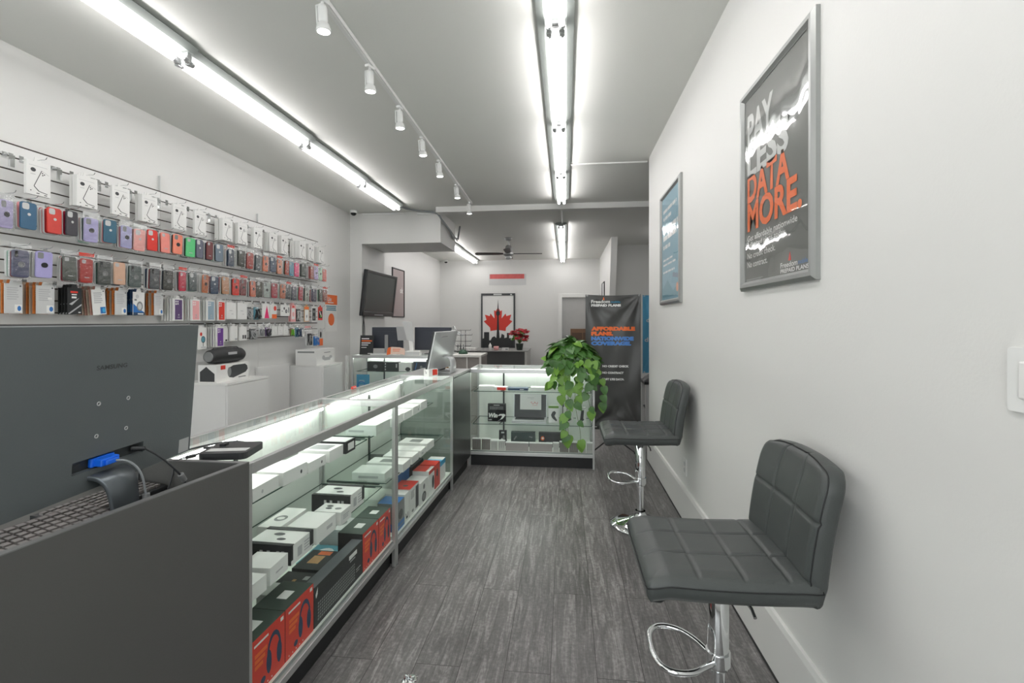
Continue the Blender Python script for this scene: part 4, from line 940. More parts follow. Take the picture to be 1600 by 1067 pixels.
wb_('gadget_box', 'small white box with earbud pictures in front of the farther camera box', 2.115, -1.135, zl, .1, .13, .06, [('T', 'c', .3, .5, .5, .75, 1), ('T', 'c', .55, .55, .75, .8, 1), ('T', 'c', .3, .15, .55, .4, 4)] + lines('F', .2, .8, .3, .7, 3, 2))
# deck of the long case
hdm = [red, blkm, cyang, card, orange, mat('green_black_card', (56, 70, 62), .45)]
def headset_box(label, Y, X=-1.112, h=.19, w=.183):
    d = .13; mb = MB(); mb.box(-w / 2, w / 2, -d / 2, d / 2, 0, h, [0, 1, 1, 1, 5, 1])
    dec = headset(.46, .16, .88, .84, 2) + [('F', 'c', .28, .1, .42, .22, 2)] + [('F', 'r', .1, .86, .5, .9, 3), ('F', 'r', .12, .66, .46, .73, 4), ('F', 'r', .12, .56, .40, .63, 4), ('F', 'r', .12, .46, .34, .53, 4), ('F', 'r', .86, .88, .95, .95, 3), ('T', 'r', .35, .3, .65, .62, 3)]
    dec += [('F', 'c', .1 + .12 * k, .04, .13 + .12 * k, .07, 3) for k in range(5)]
    decals(mb, w, d, h, dec)
    tag(mb.build('headset_box', hdm, loc=cw(Y, X, zd), rot=(0, 0, R(RA))), label, 'box', 'red headset boxes')
headset_box('red gaming headset box nearest the camera on the case floor', 1.522); headset_box('red gaming headset box second from the camera, left of the long keyboard box', 1.708)
headset_box('red gaming headset box just right of the long keyboard box', 2.328); headset_box('red gaming headset box farthest along the long case floor', 2.502, w=.158)
kbm = [blkm, inkd, inkl, card, mat('dark_slate_card', (92, 96, 100), .4), inkm]
mb = MB(); w, d, h = .428, .055, .165; mb.box(-w / 2, w / 2, -d / 2, d / 2, 0, h, [0, 0, 0, 0, 4, 0])
dec = [('F', 'r', .05, .08, .82, .60, 0)]
for r_ in range(6):
    for c_ in range(22): dec.append(('F', 'r', .06 + c_ * .0345, .11 + r_ * .079, .06 + c_ * .0345 + .026, .11 + r_ * .079 + .052, 5))
dec += [('F', 'r', .68, .78, .86, .9, 3), ('F', 'r', .70, .7, .82, .74, 2), ('F', [(.02, .8), (.06, .95), (.055, .78), (.03, .7)], 0, 0, 0, 0, 3), ('F', 'r', .84, .3, .95, .33, 2), ('F', 'r', .84, .24, .92, .26, 2)]
decals(mb, w, d, h, dec); o = mb.build('keyboard_box', kbm, loc=cw(2.019, -1.075, zd), rot=(0, 0, R(RA))); tag(o, 'long black gaming keyboard box standing between the red headset boxes', 'box')
bkd = [blkm, orange, inkl, card, tan]
wb_('media_box', 'black box with orange print, nearer one behind the long keyboard box', 1.93, -1.225, zd, .2, .16, .1, [('T', 'r', .2, .3, .45, .7, 1), ('T', 'r', .5, .5, .7, .6, 4), ('L', 'r', .3, .4, .7, .6, 1), ('T', 'r', .7, .2, .85, .35, 2)], bkd)
wb_('media_box', 'black box with tan print, farther one behind the long keyboard box', 2.145, -1.225, zd, .18, .16, .1, [('T', 'r', .3, .4, .7, .75, 4), ('T', 'r', .75, .3, .95, .7, 1), ('L', 'r', .3, .4, .7, .6, 1)], bkd)
wb_('cable_box', 'small white tag-like card behind the second red headset box', 1.79, -1.22, zd + .0, .09, .07, .16, (), [card])
wb_('adapter_box', 'dark grey box behind the nearest red headset boxes', 1.56, -1.29, zd, .22, .15, .13, [('T', 'r', .1, .2, .4, .5, 1)], [inkd, inkl])
o = wb_('drive_pack', 'teal blister pack with pale oval behind the right red headset boxes', 2.30, -1.29, zd, .2, .17, .045, [('T', 'c', .3, .25, .85, .8, 1)], [teal, cardg])
wb_('mouse_box', 'pale green-grey box with mouse picture, rear far end of the case floor', 2.50, -1.30, zd, .16, .16, .12, [('T', 'c', .3, .3, .8, .8, 1)], [cardg, inkm])
# second case
for i, (Y, X, w, d, h, dec, lab) in enumerate([
    (2.76, -1.26, .2, .19, .06, [('L', 'r', .1, .3, .6, .5, 2)], 'wide flat white laptop-sized box, near end of the second case top shelf'),
    (2.98, -1.25, .18, .18, .055, [('T', 'r', .2, .2, .8, .35, 2)], 'flat white box with pale grey strip, second case top shelf'),
    (3.17, -1.24, .15, .16, .05, [('L', 'c', .2, .2, .6, .8, 1)], 'white box with dark round side print, second case top shelf'),
    (3.34, -1.24, .15, .16, .055, DOT, 'white box with dark front mark, second case top shelf'),
    (3.52, -1.24, .15, .15, .06, [], 'plain white box at the far end of the second case top shelf')]):
    wb_('phone_box', lab, Y, X, zu, w, d, h, dec)
for i, (Y, X, w, d, h, dec, lab) in enumerate([
    (2.74, -1.22, .15, .2, .045, [('L', 'r', .2, .3, .8, .6, 2)], 'thin white box at the near end of the second case middle shelf'),
    (2.90, -1.19, .13, .24, .05, [('T', 'r', .25, .3, .75, .7, 4), ('L', 'r', .2, .3, .5, .6, 1)], 'white box with grey lid picture, near end of the second case middle shelf'),
    (3.06, -1.17, .13, .2, .05, [], 'plain white box in the middle of the second case middle shelf'),
    (3.22, -1.18, .13, .22, .045, [('F', 'r', .2, .3, .5, .6, 2)], 'white box with faint front print, second case middle shelf'),
    (3.39, -1.18, .15, .22, .055, [('T', 'r', .25, .3, .75, .7, 4)], 'white box with grey lid picture, far end of the second case middle shelf')]):
    wb_('gadget_box', lab, Y, X, zl, w, d, h, dec, jig=rr.uniform(-3, 3))
cm = [card, red, inkm, blue, inkd, cyan, green]
wb_('toy_box', 'grey box with bright blue top and base, nearest on second case floor', 2.745, -1.11, zd, .12, .12, .165, [('F', 'r', 0, 0, 1, .28, 3), ('F', 'c', .2, .35, .8, .7, 4), ('T', 'r', 0, 0, 1, 1, 3), ('F', 'r', .1, .1, .9, .14, 0), ('L', 'r', 0, 0, 1, .28, 3)], [inkm, red, inkm, blue, inkd])
wb_('charger_box', 'thin white box with black loop print, second case floor', 2.85, -1.115, zd, .075, .13, .175, [('F', [(.2, .3), (.3, .1), (.7, .1), (.8, .3), (.7, .3), (.6, .18), (.4, .18), (.3, .3)], 0, 0, 0, 0, 4), ('L', 'c', .5, .2, .8, .6, 2)], cm)
wb_('tablet_box', 'white box with red lid and dark device picture, second case floor', 2.985, -1.11, zd, .17, .12, .175, [('T', 'r', 0, 0, 1, 1, 1), ('F', 'r', .62, .1, .95, .92, 4), ('T', 'c', .3, .3, .5, .6, 4), ('F', 'c', .2, .1, .4, .2, 2)] + lines('F', .1, .5, .6, .9, 5, 2), cm)
wb_('speaker_carton', 'white box with grey loudspeaker picture, second case floor', 3.165, -1.105, zd, .16, .12, .15, [('F', 'c', .2, .05, .75, .5, 4), ('F', 'c', .35, .6, .6, .85, 2), ('F', 'c', .3, .12, .65, .42, 2)], cm)
wb_('camera_carton', 'white box with red top and grey picture, second case floor', 3.33, -1.105, zd, .13, .12, .175, [('T', 'r', 0, .2, 1, 1, 1), ('F', 'c', .55, .15, .95, .7, 4), ('F', 'r', .0, .85, 1, 1, 1)], cm)
wb_('camera_carton', 'mostly red box with dark picture toward the far end of second case floor', 3.475, -1.105, zd, .12, .12, .175, [('F', 'c', .2, .3, .6, .8, 4), ('F', 'c', .1, .3, .5, .5, 0)], [red, card, inkm, blue, inkd])
wb_('hub_box', 'small bright blue and white box at the far end of second case floor', 3.64, -1.115, zd, .16, .12, .15, [('F', 'r', 0, .75, 1, 1, 5), ('T', 'r', 0, 0, .5, 1, 5), ('L', 'r', 0, .7, 1, 1, 5)], cm)
wb_('appliance_box', 'larger white box with blue side and goggle picture, rear of second case floor', 3.17, -1.30, zd, .26, .2, .2, [('T', 'c', .35, .3, .75, .75, 4), ('T', 'c', .4, .36, .7, .68, 2), ('F', 'r', 0, 0, 1, 1, 3), ('L', 'c', .5, .3, .7, .5, 2)], cm)
wb_('filter_box', 'plain pale box left of the blue-sided one, rear of second case floor', 2.90, -1.30, zd, .2, .18, .14, (), [deckm])
wb_('adapter_box', 'black box at the rear far end of second case floor', 3.48, -1.30, zd, .26, .2, .17, [('T', 'r', .2, .3, .8, .6, 1)], [blkm, inkd])
# small things lying on top of the cases
t = thing('card_reader', 'flat black electronic device with pale stripe on top of the long glass case', 'electronic device', (-1.125, 1.49, .9405), 90 + 12)
mb = MB(); mb.prism(rrect(.15, .15, .02), 0, .022, ax='z'); mb.build('body', blk, t, bev=.004)
mb = MB(); mb.box(-.05, -.015, -.065, .06, .0222, .0235); mb.build('pale_stripe', cardg, t); mb = MB(); mb.prism(rrect(.03, .02, .004, cx=.03, cy=.04), .022, .03, ax='z'); mb.build('socket', blk, t)
def spline(P, it=3):
    for _ in range(it):
        Q = [P[0]]
        for a, b in zip(P, P[1:]): Q += [tuple(.75 * x + .25 * y for x, y in zip(a, b)), tuple(.25 * x + .75 * y for x, y in zip(a, b))]
        P = Q + [P[-1]]
    return P
mb = MB(); mb.tube(spline([(-1.13, 1.575, .95), (-1.165, 1.62, .945), (-1.23, 1.63, .9455), (-1.28, 1.57, .9455), (-1.30, 1.50, .9455), (-1.315, 1.44, .9455), (-1.34, 1.40, .954), (-1.345, 1.36, .93), (-1.34, 1.35, .87)]), .0034)
mb.tube(spline([(-1.16, 1.56, .95), (-1.19, 1.56, .9455), (-1.22, 1.50, .9455), (-1.225, 1.44, .9465)]), .003)
mb.cyl((-1.22, 1.44, .9465), (-1.225, 1.41, .9475), .006, n=10); mb.cyl((-1.225, 1.56, .9445), (-1.265, 1.53, .9445), .0045, n=10)
mb.tube(spline([(-1.225, 1.41, .9475), (-1.228, 1.385, .95), (-1.228, 1.367, .945), (-1.23, 1.36, .9), (-1.235, 1.35, .866)]), .0022)
tag(mb.build('device_cable', cable_b), 'thin black cable looping from the flat black device to the desk', 'cable')
o = boxthing('folded_card', 'small white and red folded card on top of the second glass case', 'card', (-1.11, 3.98 - .16, .9405), (.1, .06, .055), 60, [card, red, inkl], [('F', 'r', .4, .1, .95, .95, 1), ('L', 'c', .3, .3, .6, .7, 2)])
o = boxthing('red_tag', 'tiny red tag at the rear top edge of the second glass case', 'tag', (-1.405, 3.02, .9405), (.05, .012, .016), 88, [red, card], [('F', 'r', .1, .4, .9, .6, 1)])

# contents of the front-facing case
kf = lambda n, lab, x, y, z, w, d, h, mats, dec, rz=0, cat='box': boxthing(n, lab, cat, (x, y, z), (w, d, h), rz, mats, dec)
z1, z2 = .7005, .3905
kf('phone_box', 'white flat box at left end of the plant case top shelf', -.80, 4.78, z1, .16, .12, .035, [card, inkl], [], 6)
kf('phone_box', 'small red and white box on the plant case top shelf', -.655, 4.76, z1, .13, .1, .028, [card, red], [('F', 'r', .3, 0, 1, 1, 1)], -6)
kf('phone_box', 'flat dark green and black box on the plant case top shelf', -.475, 4.75, z1, .2, .1, .022, [cyang, card], [('F', 'r', .6, .3, .8, .6, 1)])
kf('phone_box', 'long flat white box in the middle of the plant case top shelf', -.22, 4.77, z1, .26, .12, .03, [card, inkl], [])
kf('phone_box', 'thin green box behind the vines on the plant case top shelf', .0, 4.75, z1, .15, .1, .024, [green, card], [('T', 'r', .2, .2, .8, .8, 1)])
t = thing('keyboard_pack', 'black mechanical keyboard pack with white lettering on the plant case middle shelf', 'box', (-.685, 4.70, z2), 0)
mb = MB(); mb.box(-.09, .09, -.02, .02, 0, .175); mb.build('carton', blkm, t)
mb = MB(); mb.box(-.088, .094, -.024, -.02, .0, .115); mb.build('sleeve', gloss, t)
mb = MB()
for r_ in range(3):
    for c_ in range(9): mb.box(-.07 + c_ * .0155, -.058 + c_ * .0155, -.0245, -.0238 + .003, .12 + r_ * .011, .128 + r_ * .011)
mb.build('key_picture', inkm, t)
text('Win', -.08, .04, .09, .045, card, t, y=-.0245, bold=.05, shear=.2)
mb = MB(); mb.prism([(.01, .055), (.03, .075), (.075, .078), (.09, .066), (.06, .03), (.0, -.0), (.035, .02), (.055, .05), (.05, .062)], -.0246, -.0238); mb.build('arrow_print', card, t)
mb = MB(); mb.box(-.03, .03, -.0215, -.02, .16, .165); mb.box(-.08, -.05, -.0246, -.0238, .015, .02); mb.build('small_print', card, t)
# laptop
t = thing('laptop', 'open silver laptop with a white paper notice taped to its black screen', 'laptop', (-.36, 4.72, z2), 0)
mb = MB(); mb.prism([(-.17, 0), (.17, 0), (.17, .02), (-.17, .02)], -.09, .1); mb.build('base', silver, t, bev=.004)
mb = MB(); mb.prism([(-.02, .018), (-.02, .021), (.085, .024), (.085, .018)], -.145, .145, ax='x'); mb.build('keyboard_deck', blk, t)
sc_ = thing('x', '', '', (0, .1, .02), 0); sc_.name = 'screen'; del sc_['label']; del sc_['category']; sc_.parent = t; sc_.rotation_euler = (R(-8), 0, 0)
MB().box(-.168, .168, -.004, .004, 0, .24).build('screen_lid', silver, t, loc=(0, .1, .016), rot=(R(-8), 0, 0))
bpy.data.objects.remove(sc_)
MB().box(-.162, .162, -.0055, -.004, .006, .235).build('display', blk, t, loc=(0, .1, .016), rot=(R(-8), 0, 0))
nt_ = MB().box(-.105, .112, -.0075, -.0058, .082, .236).build('paper_notice', card, t, loc=(0, .1, .016), rot=(R(-8), 0, 0))
mb = MB(); P = [(.0 + .011 * k * .8 + .006 * math.sin(k * 1.9), -.008, .15 + .014 * math.sin(k * 1.5)) for k in range(10)]; mb.tube(spline(P, 2), .0018, 5)
mb.tube(spline([(.02, -.008, .125), (.04, -.008, .122), (.06, -.008, .128), (.075, -.008, .122)], 2), .0012, 5); mb.build('red_handwriting', red, nt_)
mb = MB(); mb.box(-.03, .04, -.0082, -.0075, .2, .204); mb.box(.0, .03, -.0082, -.0075, .188, .191); mb.build('printed_lines', inkl, nt_)
hol = [card, inkd, green, inkm, leafy]
kf('phone_holder_box', 'white box with dark phone holder picture and green top, left of the vines', -.12, 4.71, z2, .1, .04, .165, hol, [('F', [(.25, .45), (.4, .65), (.6, .7), (.75, .6), (.6, .4), (.85, .15), (.75, .08), (.5, .2), (.35, .3)], 0, 0, 0, 0, 1), ('F', 'r', 0, .86, 1, 1, 4)])
kf('phone_holder_box', 'white box with dark phone holder picture, partly hidden behind the vines', .025, 4.715, z2, .1, .04, .15, hol, [('F', [(.25, .3), (.4, .6), (.7, .55), (.8, .2), (.5, .1)], 0, 0, 0, 0, 1)])
kf('phone_holder_box', 'white box with dark phone stand picture, right of the vines', .15, 4.71, z2, .098, .04, .155, hol, [('F', [(.4, .25), (.5, .8), (.78, .85), (.72, .3), (.8, .22), (.6, .12), (.35, .18)], 0, 0, 0, 0, 1)])
kf('earphone_pack', 'small black blister pack standing at left on the plant case floor', -.625, 4.70, zd, .075, .03, .15, [blkm, cardg, inkm], [('F', 'c', .2, .2, .6, .5, 1), ('F', 'c', .5, .4, .8, .7, 2), ('F', 'r', .3, .82, .7, .92, 1)])
kf('router_box', 'dark green black box with faint lens picture on the plant case floor', -.42, 4.70, zd, .24, .06, .14, [mat('green_black_box', (50, 66, 64), .4), inkm, inkl], [('F', 'c', .44, .1, .56, .35, 1), ('F', [(.1, .5), (.2, .75), (.25, .7), (.15, .45)], 0, 0, 0, 0, 1), ('F', [(.75, .75), (.9, .7), (.88, .62), (.75, .68)], 0, 0, 0, 0, 1)])
kf('router_box', 'black box with round orange emblem on the plant case floor', -.145, 4.70, zd, .24, .06, .14, [blkm, orange, card, inkm], [('F', [(.08 + .09 * (1 + math.cos(k * math.pi / 3)) * .9, .62 + .16 * math.sin(k * math.pi / 3)) for k in range(6)], 0, 0, 0, 0, 1), ('F', 'c', .12, .55, .21, .7, 2), ('F', 'r', .3, .05, .9, .4, 3)])
# wood look sample boards leaning inside the glass
zc = .1505; xs = -.90
for i, (w, m_, h, lab) in enumerate([(.088, 'd', .11, 'dark grey wood sample board, leftmost along the foot of the plant case'), (.088, 'd', .11, 'dark grey wood sample board, second from left along the foot of the plant case'), (.07, 'w', .095, 'whitewashed sample board, third from left along the foot of the plant case'), (.07, 'w', .095, 'whitewashed sample board with slots, fourth from left at the plant case foot'),
        (.225, 'g', .082, 'long plain taupe sample board, left one of two at the plant case foot'), (.225, 'g', .082, 'long plain taupe sample board, right one of two at the plant case foot'), (.06, 'w', .09, 'narrow whitewashed sample board right of the taupe ones'), (.088, 'd', .1, 'grey grained sample board under the hanging vines, left one'), (.088, 'd', .1, 'grey grained sample board under the hanging vines, right one'), (.07, 'w', .1, 'whitewashed sample board second from right at the plant case foot'), (.062, 'w', .1, 'whitewashed sample board, rightmost at the plant case foot')]):
    mm_ = {'d': laminate, 'w': lamw, 'g': mat('taupe_board', (160, 152, 150), .5, var=.06) if 'taupe_board' not in bpy.data.materials else bpy.data.materials['taupe_board']}[m_]
    mb = MB(); mb.box(-w / 2 + .002, w / 2 - .002, 0, .012, 0, h - .008, 0); mb.box(-w / 2 + .002, w / 2 - .002, -.002, .03, h - .008, h, 1)
    if m_ != 'g':
        for k in range(3): mb.box(-w / 2 + w * (k + 1) / 4 - .002, -w / 2 + w * (k + 1) / 4 + .001, -.0008, 0, h * .25, h * .8, 2)
    o = mb.build('sample_board', [mm_, white, inkm], loc=(xs + w / 2, KY + .022 + .004 * (i % 2), zc)); tag(o, lab, 'sample board', 'sample boards at the foot of the plant case'); xs += w + .002

# contents of rear service case
kf('router_box', 'black box with a grey round mark, leftmost on the rear service case shelf', -2.44, 5.9, .7505, .2, .1, .12, [blkm, inkm], [('F', 'c', .4, .3, .7, .7, 1)])  # mid-grey disc on the front face
kf('drive_box', 'dark grey green box with pale side dots on the rear service case shelf', -2.225, 5.9, .7505, .19, .1, .118, [mond, cardg], [('F', 'c', .08, .1, .16, .3, 1), ('F', 'c', .08, .4, .16, .6, 1), ('F', 'c', .08, .7, .16, .9, 1), ('F', 'r', .85, .4, .93, .8, 1)])
kf('mouse_carton', 'white box with black mouse picture on the rear service case shelf', -2.035, 5.9, .7505, .17, .1, .11, [card, inkd], [('F', 'c', .5, .02, .9, .5, 1)])
kf('tablet_carton', 'navy box with faint circle on the rear service case shelf', -1.82, 5.9, .7505, .22, .1, .125, [mat('navy_box', (42, 50, 66), .35), inkm, blue], [('F', 'c', .4, .3, .55, .6, 1), ('F', [(.1, .2), (.2, .9), (.24, .9), (.14, .2)], 0, 0, 0, 0, 2)])
kf('accessory_carton', 'dull brown box at the right of the rear service case shelf', -1.59, 5.92, .7505, .18, .1, .11, [tan, inkm], [])
t = thing('leaning_poster', 'blue poster with pale writing standing inside the rear service case, left end', 'poster', (-2.575, 5.80, .151), 0)
MB().box(-.085, .085, -.003, .003, 0, .56).build('sheet', bluev, t)
mb = MB()
for k, z in enumerate((.46, .4, .34, .28, .22, .12)): mb.box(-.05, .02 + .03 * (k % 2), -.0045, -.003, z, z + .03)
mb.build('lettering', bgrey, t)
mb = MB(); mb.tube([(-.02 + .05 * math.cos(a), -.004, .42 + .05 * math.sin(a)) for a in [k * math.pi / 8 for k in range(16)]], .006, 5, closed=True); mb.build('ring_print', blue, t)
mb = MB()
for k in range(5):
    P = [(-2.80 + .02 * math.sin(k * 2 + q * .9), 5.80 + .01 * k, .95 - q * .117) for q in range(9)]; mb.tube(spline(P, 2), .004, 6)
tag(mb.build('white_cable', white), 'bundle of white cables hanging left of the rear service case', 'cable')

# ------------------------------------------------------------------ grey desk, monitor and keyboards in the left foreground
t = thing('counter_desk', 'tall grey melamine reception desk in left foreground, open top edge', 'desk', (-1.3, .85, 0), 0)
def pan(nm_, pts, z0, z1, m_=panelm): return MB().prism([(x + 1.3, y - .85) for x, y in pts], z0, z1, ax='z').build(nm_, m_, t, bev=.0012 if z1 - z0 > .01 else 0)
fa, fb, fc_ = (-.985, 1.382), (-1.057, .765), (-1.10, -.05)
def off(p, d=.018): return (p[0] - d, p[1])
pan('front_panel', [fb, fa, off(fa), off(fb)], 0, .948); pan('top_edging', [fb, fa, off(fa), off(fb)], .9482, .9505, panel_e)
fd = (fb[0] + .001, fb[1] - .003)
pan('second_front_panel', [fc_, fd, off(fd), off(fc_)], 0, .95)
pan('end_panel', [(-1.004, 1.364), (-1.004, 1.382), (-1.55, 1.382), (-1.55, 1.364)], 0, .948); pan('end_edging', [(-1.004, 1.364), (-1.004, 1.382), (-1.55, 1.382), (-1.55, 1.364)], .9482, .9505, panel_e)
pan('worktop', [(-1.12, -.05), off(fb, .02), (-1.006, 1.363), (-1.6, 1.363), (-1.6, -.05)], .842, .86)
pan('far_end_panel', [(-1.12, -.05), (-1.12, -.032), (-1.6, -.032), (-1.6, -.05)], 0, .842)
def monitor(label, loc, rz, tilt, W, H, shell, thick=.03):
    t = thing('computer_monitor', label, 'monitor', loc, rz); return t
mt = thing('computer_monitor', 'large dark grey monitor seen from behind, standing on the foreground desk', 'monitor', (-1.192, 1.095, .86), 96.2)
mt.rotation_euler = (0, 0, R(96.2))
tl = (R(4.2), 0, 0); zb = .115
def mp(mb, nm_, m_, bev=0, par=None): 
    o = mb.build(nm_, m_, mt, loc=(0, 0, zb), rot=tl, bev=bev); return o
W = .3065
mb = MB()   # back shell with a recessed port bay
prx = [(-W, 0), (W, 0), (W, .405), (-W, .405)]
bx0, bx1, bz0, bz1 = -.105, .11, .050, .080
for a in ((-W, bx0, 0, .405), (bx1, W, 0, .405), (bx0, bx1, 0, bz0), (bx0, bx1, bz1, .405)): mb.box(a[0], a[1], -.018, .02, a[2], a[3])
mp(mb, 'back_shell', mon)
mb = MB(); mb.box(bx0, bx1, -.004, .0, bz0, bz1); mb.box(-.1, -.07, -.006, -.004, .06, .068); mp(mb, 'port_bay', mond)
mb = MB(); mb.box(-W - .002, W + .002, .02, .026, -.002, .407); mp(mb, 'bezel', blk, .001)
mb = MB(); mb.box(-W + .008, W - .008, .026, .027, .02, .4); mp(mb, 'screen', tvscr)
for x, z in ((-.045, .212), (.045, .212), (-.045, .131), (.045, .131)):
    mb = MB(); mb.lathe([(.0055, 0), (.0055, .0015), (.0035, .001), (.002, -.002), (0, -.002)], 14, xf=Matrix.Translation((x, -.018, z)) @ Matrix.Rotation(R(90), 4, 'X')); o = mp(mb, 'screw', silver)
tx = text('SAMSUNG', -.058, .296, .092, .0115, mond, mt, name='maker_lettering', y=-.0184, bold=.02); tx.location = (0, 0, zb); tx.rotation_euler = tl
mb = MB(); mb.box(.255, .298, -.0188, -.018, .004, .046); mp(mb, 'foil_label', silver)
mb = MB(); mb.prism([(-.062, .028), (.055, .028), (.055, .03), (-.062, .03)], -.0195, -.017); mp(mb, 'stand_slot', mond)
# curved stand
P = [(-.016, .03), (-.036, .028), (-.054, .014), (-.064, -.012), (-.07, -.06), (-.072, -.108)]
mb = MB(); n = len(P)
def strip(P, w0, w1, th):
    v = []; 
    for i, (y, z) in enumerate(P):
        a = P[max(i - 1, 0)]; b = P[min(i + 1, len(P) - 1)]; ty, tz = b[0] - a[0], b[1] - a[1]; L = math.hypot(ty, tz); ny, nz = tz / L, -ty / L
        w = w0 + (w1 - w0) * i / (len(P) - 1)
        v += [(-w, y + ny * th, z + nz * th), (w, y + ny * th, z + nz * th), (w, y - ny * th, z - nz * th), (-w, y - ny * th, z - nz * th)]
    fs = [(4 * i + k, 4 * i + (k + 1) % 4, 4 * i + 4 + (k + 1) % 4, 4 * i + 4 + k) for i in range(len(P) - 1) for k in range(4)] + [(0, 1, 2, 3), tuple(4 * (len(P) - 1) + k for k in (3, 2, 1, 0))]
    return v, fs
v, fs = strip(spline([(p[0], p[1]) for p in P], 2), .056, .034, .006); mb.add(v, fs, 0, True)
st = mb.build('stand_neck', mat('satin_dark_metal', (96, 102, 106), .3, .6), mt, loc=(-.008, 0, zb)); d = st.modifiers.new('b', 'BEVEL'); d.width = .002; d.limit_method = 'ANGLE'
mb = MB(); mb.prism(rrect(.3, .16, .05, 6, 0, -.02), .0, .007, ax='z'); mb.build('stand_base', blk, mt, bev=.002)
# plugs and cables
t = thing('video_cable', 'grey monitor cable with bright blue plug in the monitor port', 'cable', (-1.15, 1.09, .86), 0)
M_ = Matrix.Translation((-1.192, 1.095, .86 + zb)) @ Matrix.Rotation(R(96.2), 4, 'Z') @ Matrix.Rotation(R(4.2), 4, 'X'); Ti = Matrix.Translation((1.15, -1.09, -.86))
bl = mat('blue_plug_plastic', (20, 104, 226), .35, var=.1)
mb = MB(); mb.box(-.044, .010, -.036, -.004, .054, .073, xf=Ti @ M_); mb.box(-.05, .018, -.016, -.005, .052, .075, xf=Ti @ M_); mb.box(-.036, .002, -.043, -.036, .057, .07, xf=Ti @ M_); mb.build('plug', bl, t, bev=.003)
q0 = M_ @ Vector((-.010, -.04, .063)); q0b = M_ @ Vector((.006, -.062, .06)); q1 = M_ @ Vector((.032, -.078, .025)); q2 = M_ @ Vector((.046, -.084, -.04)); q3 = M_ @ Vector((.048, -.09, -.1))
tr = lambda L_: [tuple(Ti @ Vector(p)) for p in L_]
mb = MB(); mb.tube(tr(spline([tuple(q0), tuple(q0b), tuple(q1), tuple(q2), tuple(q3)])), .0028, 8); mb.build('cord', cable_g, t)
mb = MB(); a, b = Ti @ q2, Ti @ (q2 * .55 + q3 * .45); mb.cyl(a, b, .0085, n=12); mb.build('ferrite_bead', inkm, t)
t = thing('power_cable', 'dark cable with round plug running from the monitor down to the desk', 'cable', (-1.15, 1.2, .86), 0)
Ti = Matrix.Translation((1.15, -1.2, -.86)); tr = lambda L_: [tuple(Ti @ Vector(p)) for p in L_]
e0 = M_ @ Vector((.08, -.008, .066)); e1 = M_ @ Vector((.096, -.035, .064)); e2 = M_ @ Vector((.13, -.06, .03)); e3 = M_ @ Vector((.175, -.085, -.03)); e4 = M_ @ Vector((.20, -.09, -.07)); e5 = M_ @ Vector((.215, -.088, -.106))
mb = MB(); mb.cyl(Ti @ e0, Ti @ e1, .0085, .006, n=12); mb.build('plug', blk, t)
mb = MB(); mb.tube(tr(spline([tuple(e1), tuple(e2), tuple(e3), tuple(e4), tuple(e5)])), .003, 8); mb.build('cord', cable_b, t)
mb = MB(); mb.cyl(Ti @ e3, Ti @ (e3 * .45 + e4 * .55), .008, n=12); mb.build('ferrite_bead', inkm, t)
# keyboards
def keyboard(label, loc, rot, W, D, rows, cols, body, keys, th=.018):
    t = thing('keyboard', label, 'keyboard', loc); t.rotation_euler = rot
    mb = MB(); mb.prism([(-D / 2, 0), (D / 2, 0), (D / 2, th + .006), (-D / 2, th - .004)], -W / 2, W / 2, ax='x'); mb.build('body', body, t, bev=.003)
    mb = MB(); px = (W - .016) / cols; py = (D - .024) / rows
    for r_ in range(rows):
        for c_ in range(cols):
            if rows > 4 and r_ == 0 and 3 < c_ < 9 and c_ != 4: continue
            x = -W / 2 + .008 + c_ * px; y = -D / 2 + .012 + r_ * py; z = th + .0 + .01 * (y + D / 2) / D - .004
            x1 = x + px * (.74 if not (r_ == 0 and c_ == 4) else 4.8)
            mb.prism([(x, y), (x1, y), (x1, y + py * .7), (x, y + py * .7)], z, z + .007, ax='z')
    mb.build('keys', keys, t)
    return t
keym = mat('worn_key_plastic', (124, 120, 118), .3, var=.1)
o = boxthing('flat_black_box', 'flat black device lying under the foreground keyboard', 'electronic device', (-1.195, .80, .86), (.40, .14, .03), 82, [blk, mond], [])
keyboard('dark keyboard at left edge, propped behind the desk panel', (-1.205, .865, .892), (R(4), 0, R(81.5)), .45, .15, 6, 21, mat('dark_keyboard_body', (74, 66, 66), .4), keym)
keyboard('second dark keyboard partly hidden behind the monitor stand', (-1.315, 1.22, .861), (0, 0, R(88)), .28, .13, 6, 14, blk, keym)
mb = MB(); mb.tube(spline([(-1.10, .6, .875), (-1.07, .8, .90), (-1.06, .95, .905), (-1.09, 1.1, .885), (-1.12, 1.15, .865)]), .004); mb.tube(spline([(-1.14, .62, .864), (-1.08, .7, .89), (-1.055, .82, .90), (-1.05, .95, .89), (-1.07, 1.02, .866)]), .0028)
tag(mb.build('loose_cable', cable_b), 'loose dark cables lying between keyboard and desk panel', 'cable')
# debris on the floor in front
mb = MB(); r = random.Random(5); n = 7
pts = [[(.05 * (i / n - .5) + r.uniform(-.006, .006), .045 * (j / n - .5) + r.uniform(-.006, .006), .004 + r.random() * .02 * math.sin(math.pi * i / n) * math.sin(math.pi * j / n) + .001) for i in range(n + 1)] for j in range(n + 1)]
mb.add([p for row_ in pts for p in row_], [(j * (n + 1) + i, j * (n + 1) + i + 1, (j + 1) * (n + 1) + i + 1, (j + 1) * (n + 1) + i) for j in range(n) for i in range(n)], 0)
tag(mb.build('crumpled_foil', chrome, loc=(-.60, 1.775, 0)), 'crumpled shiny foil scrap on the floor at the bottom of the aisle', 'scrap')

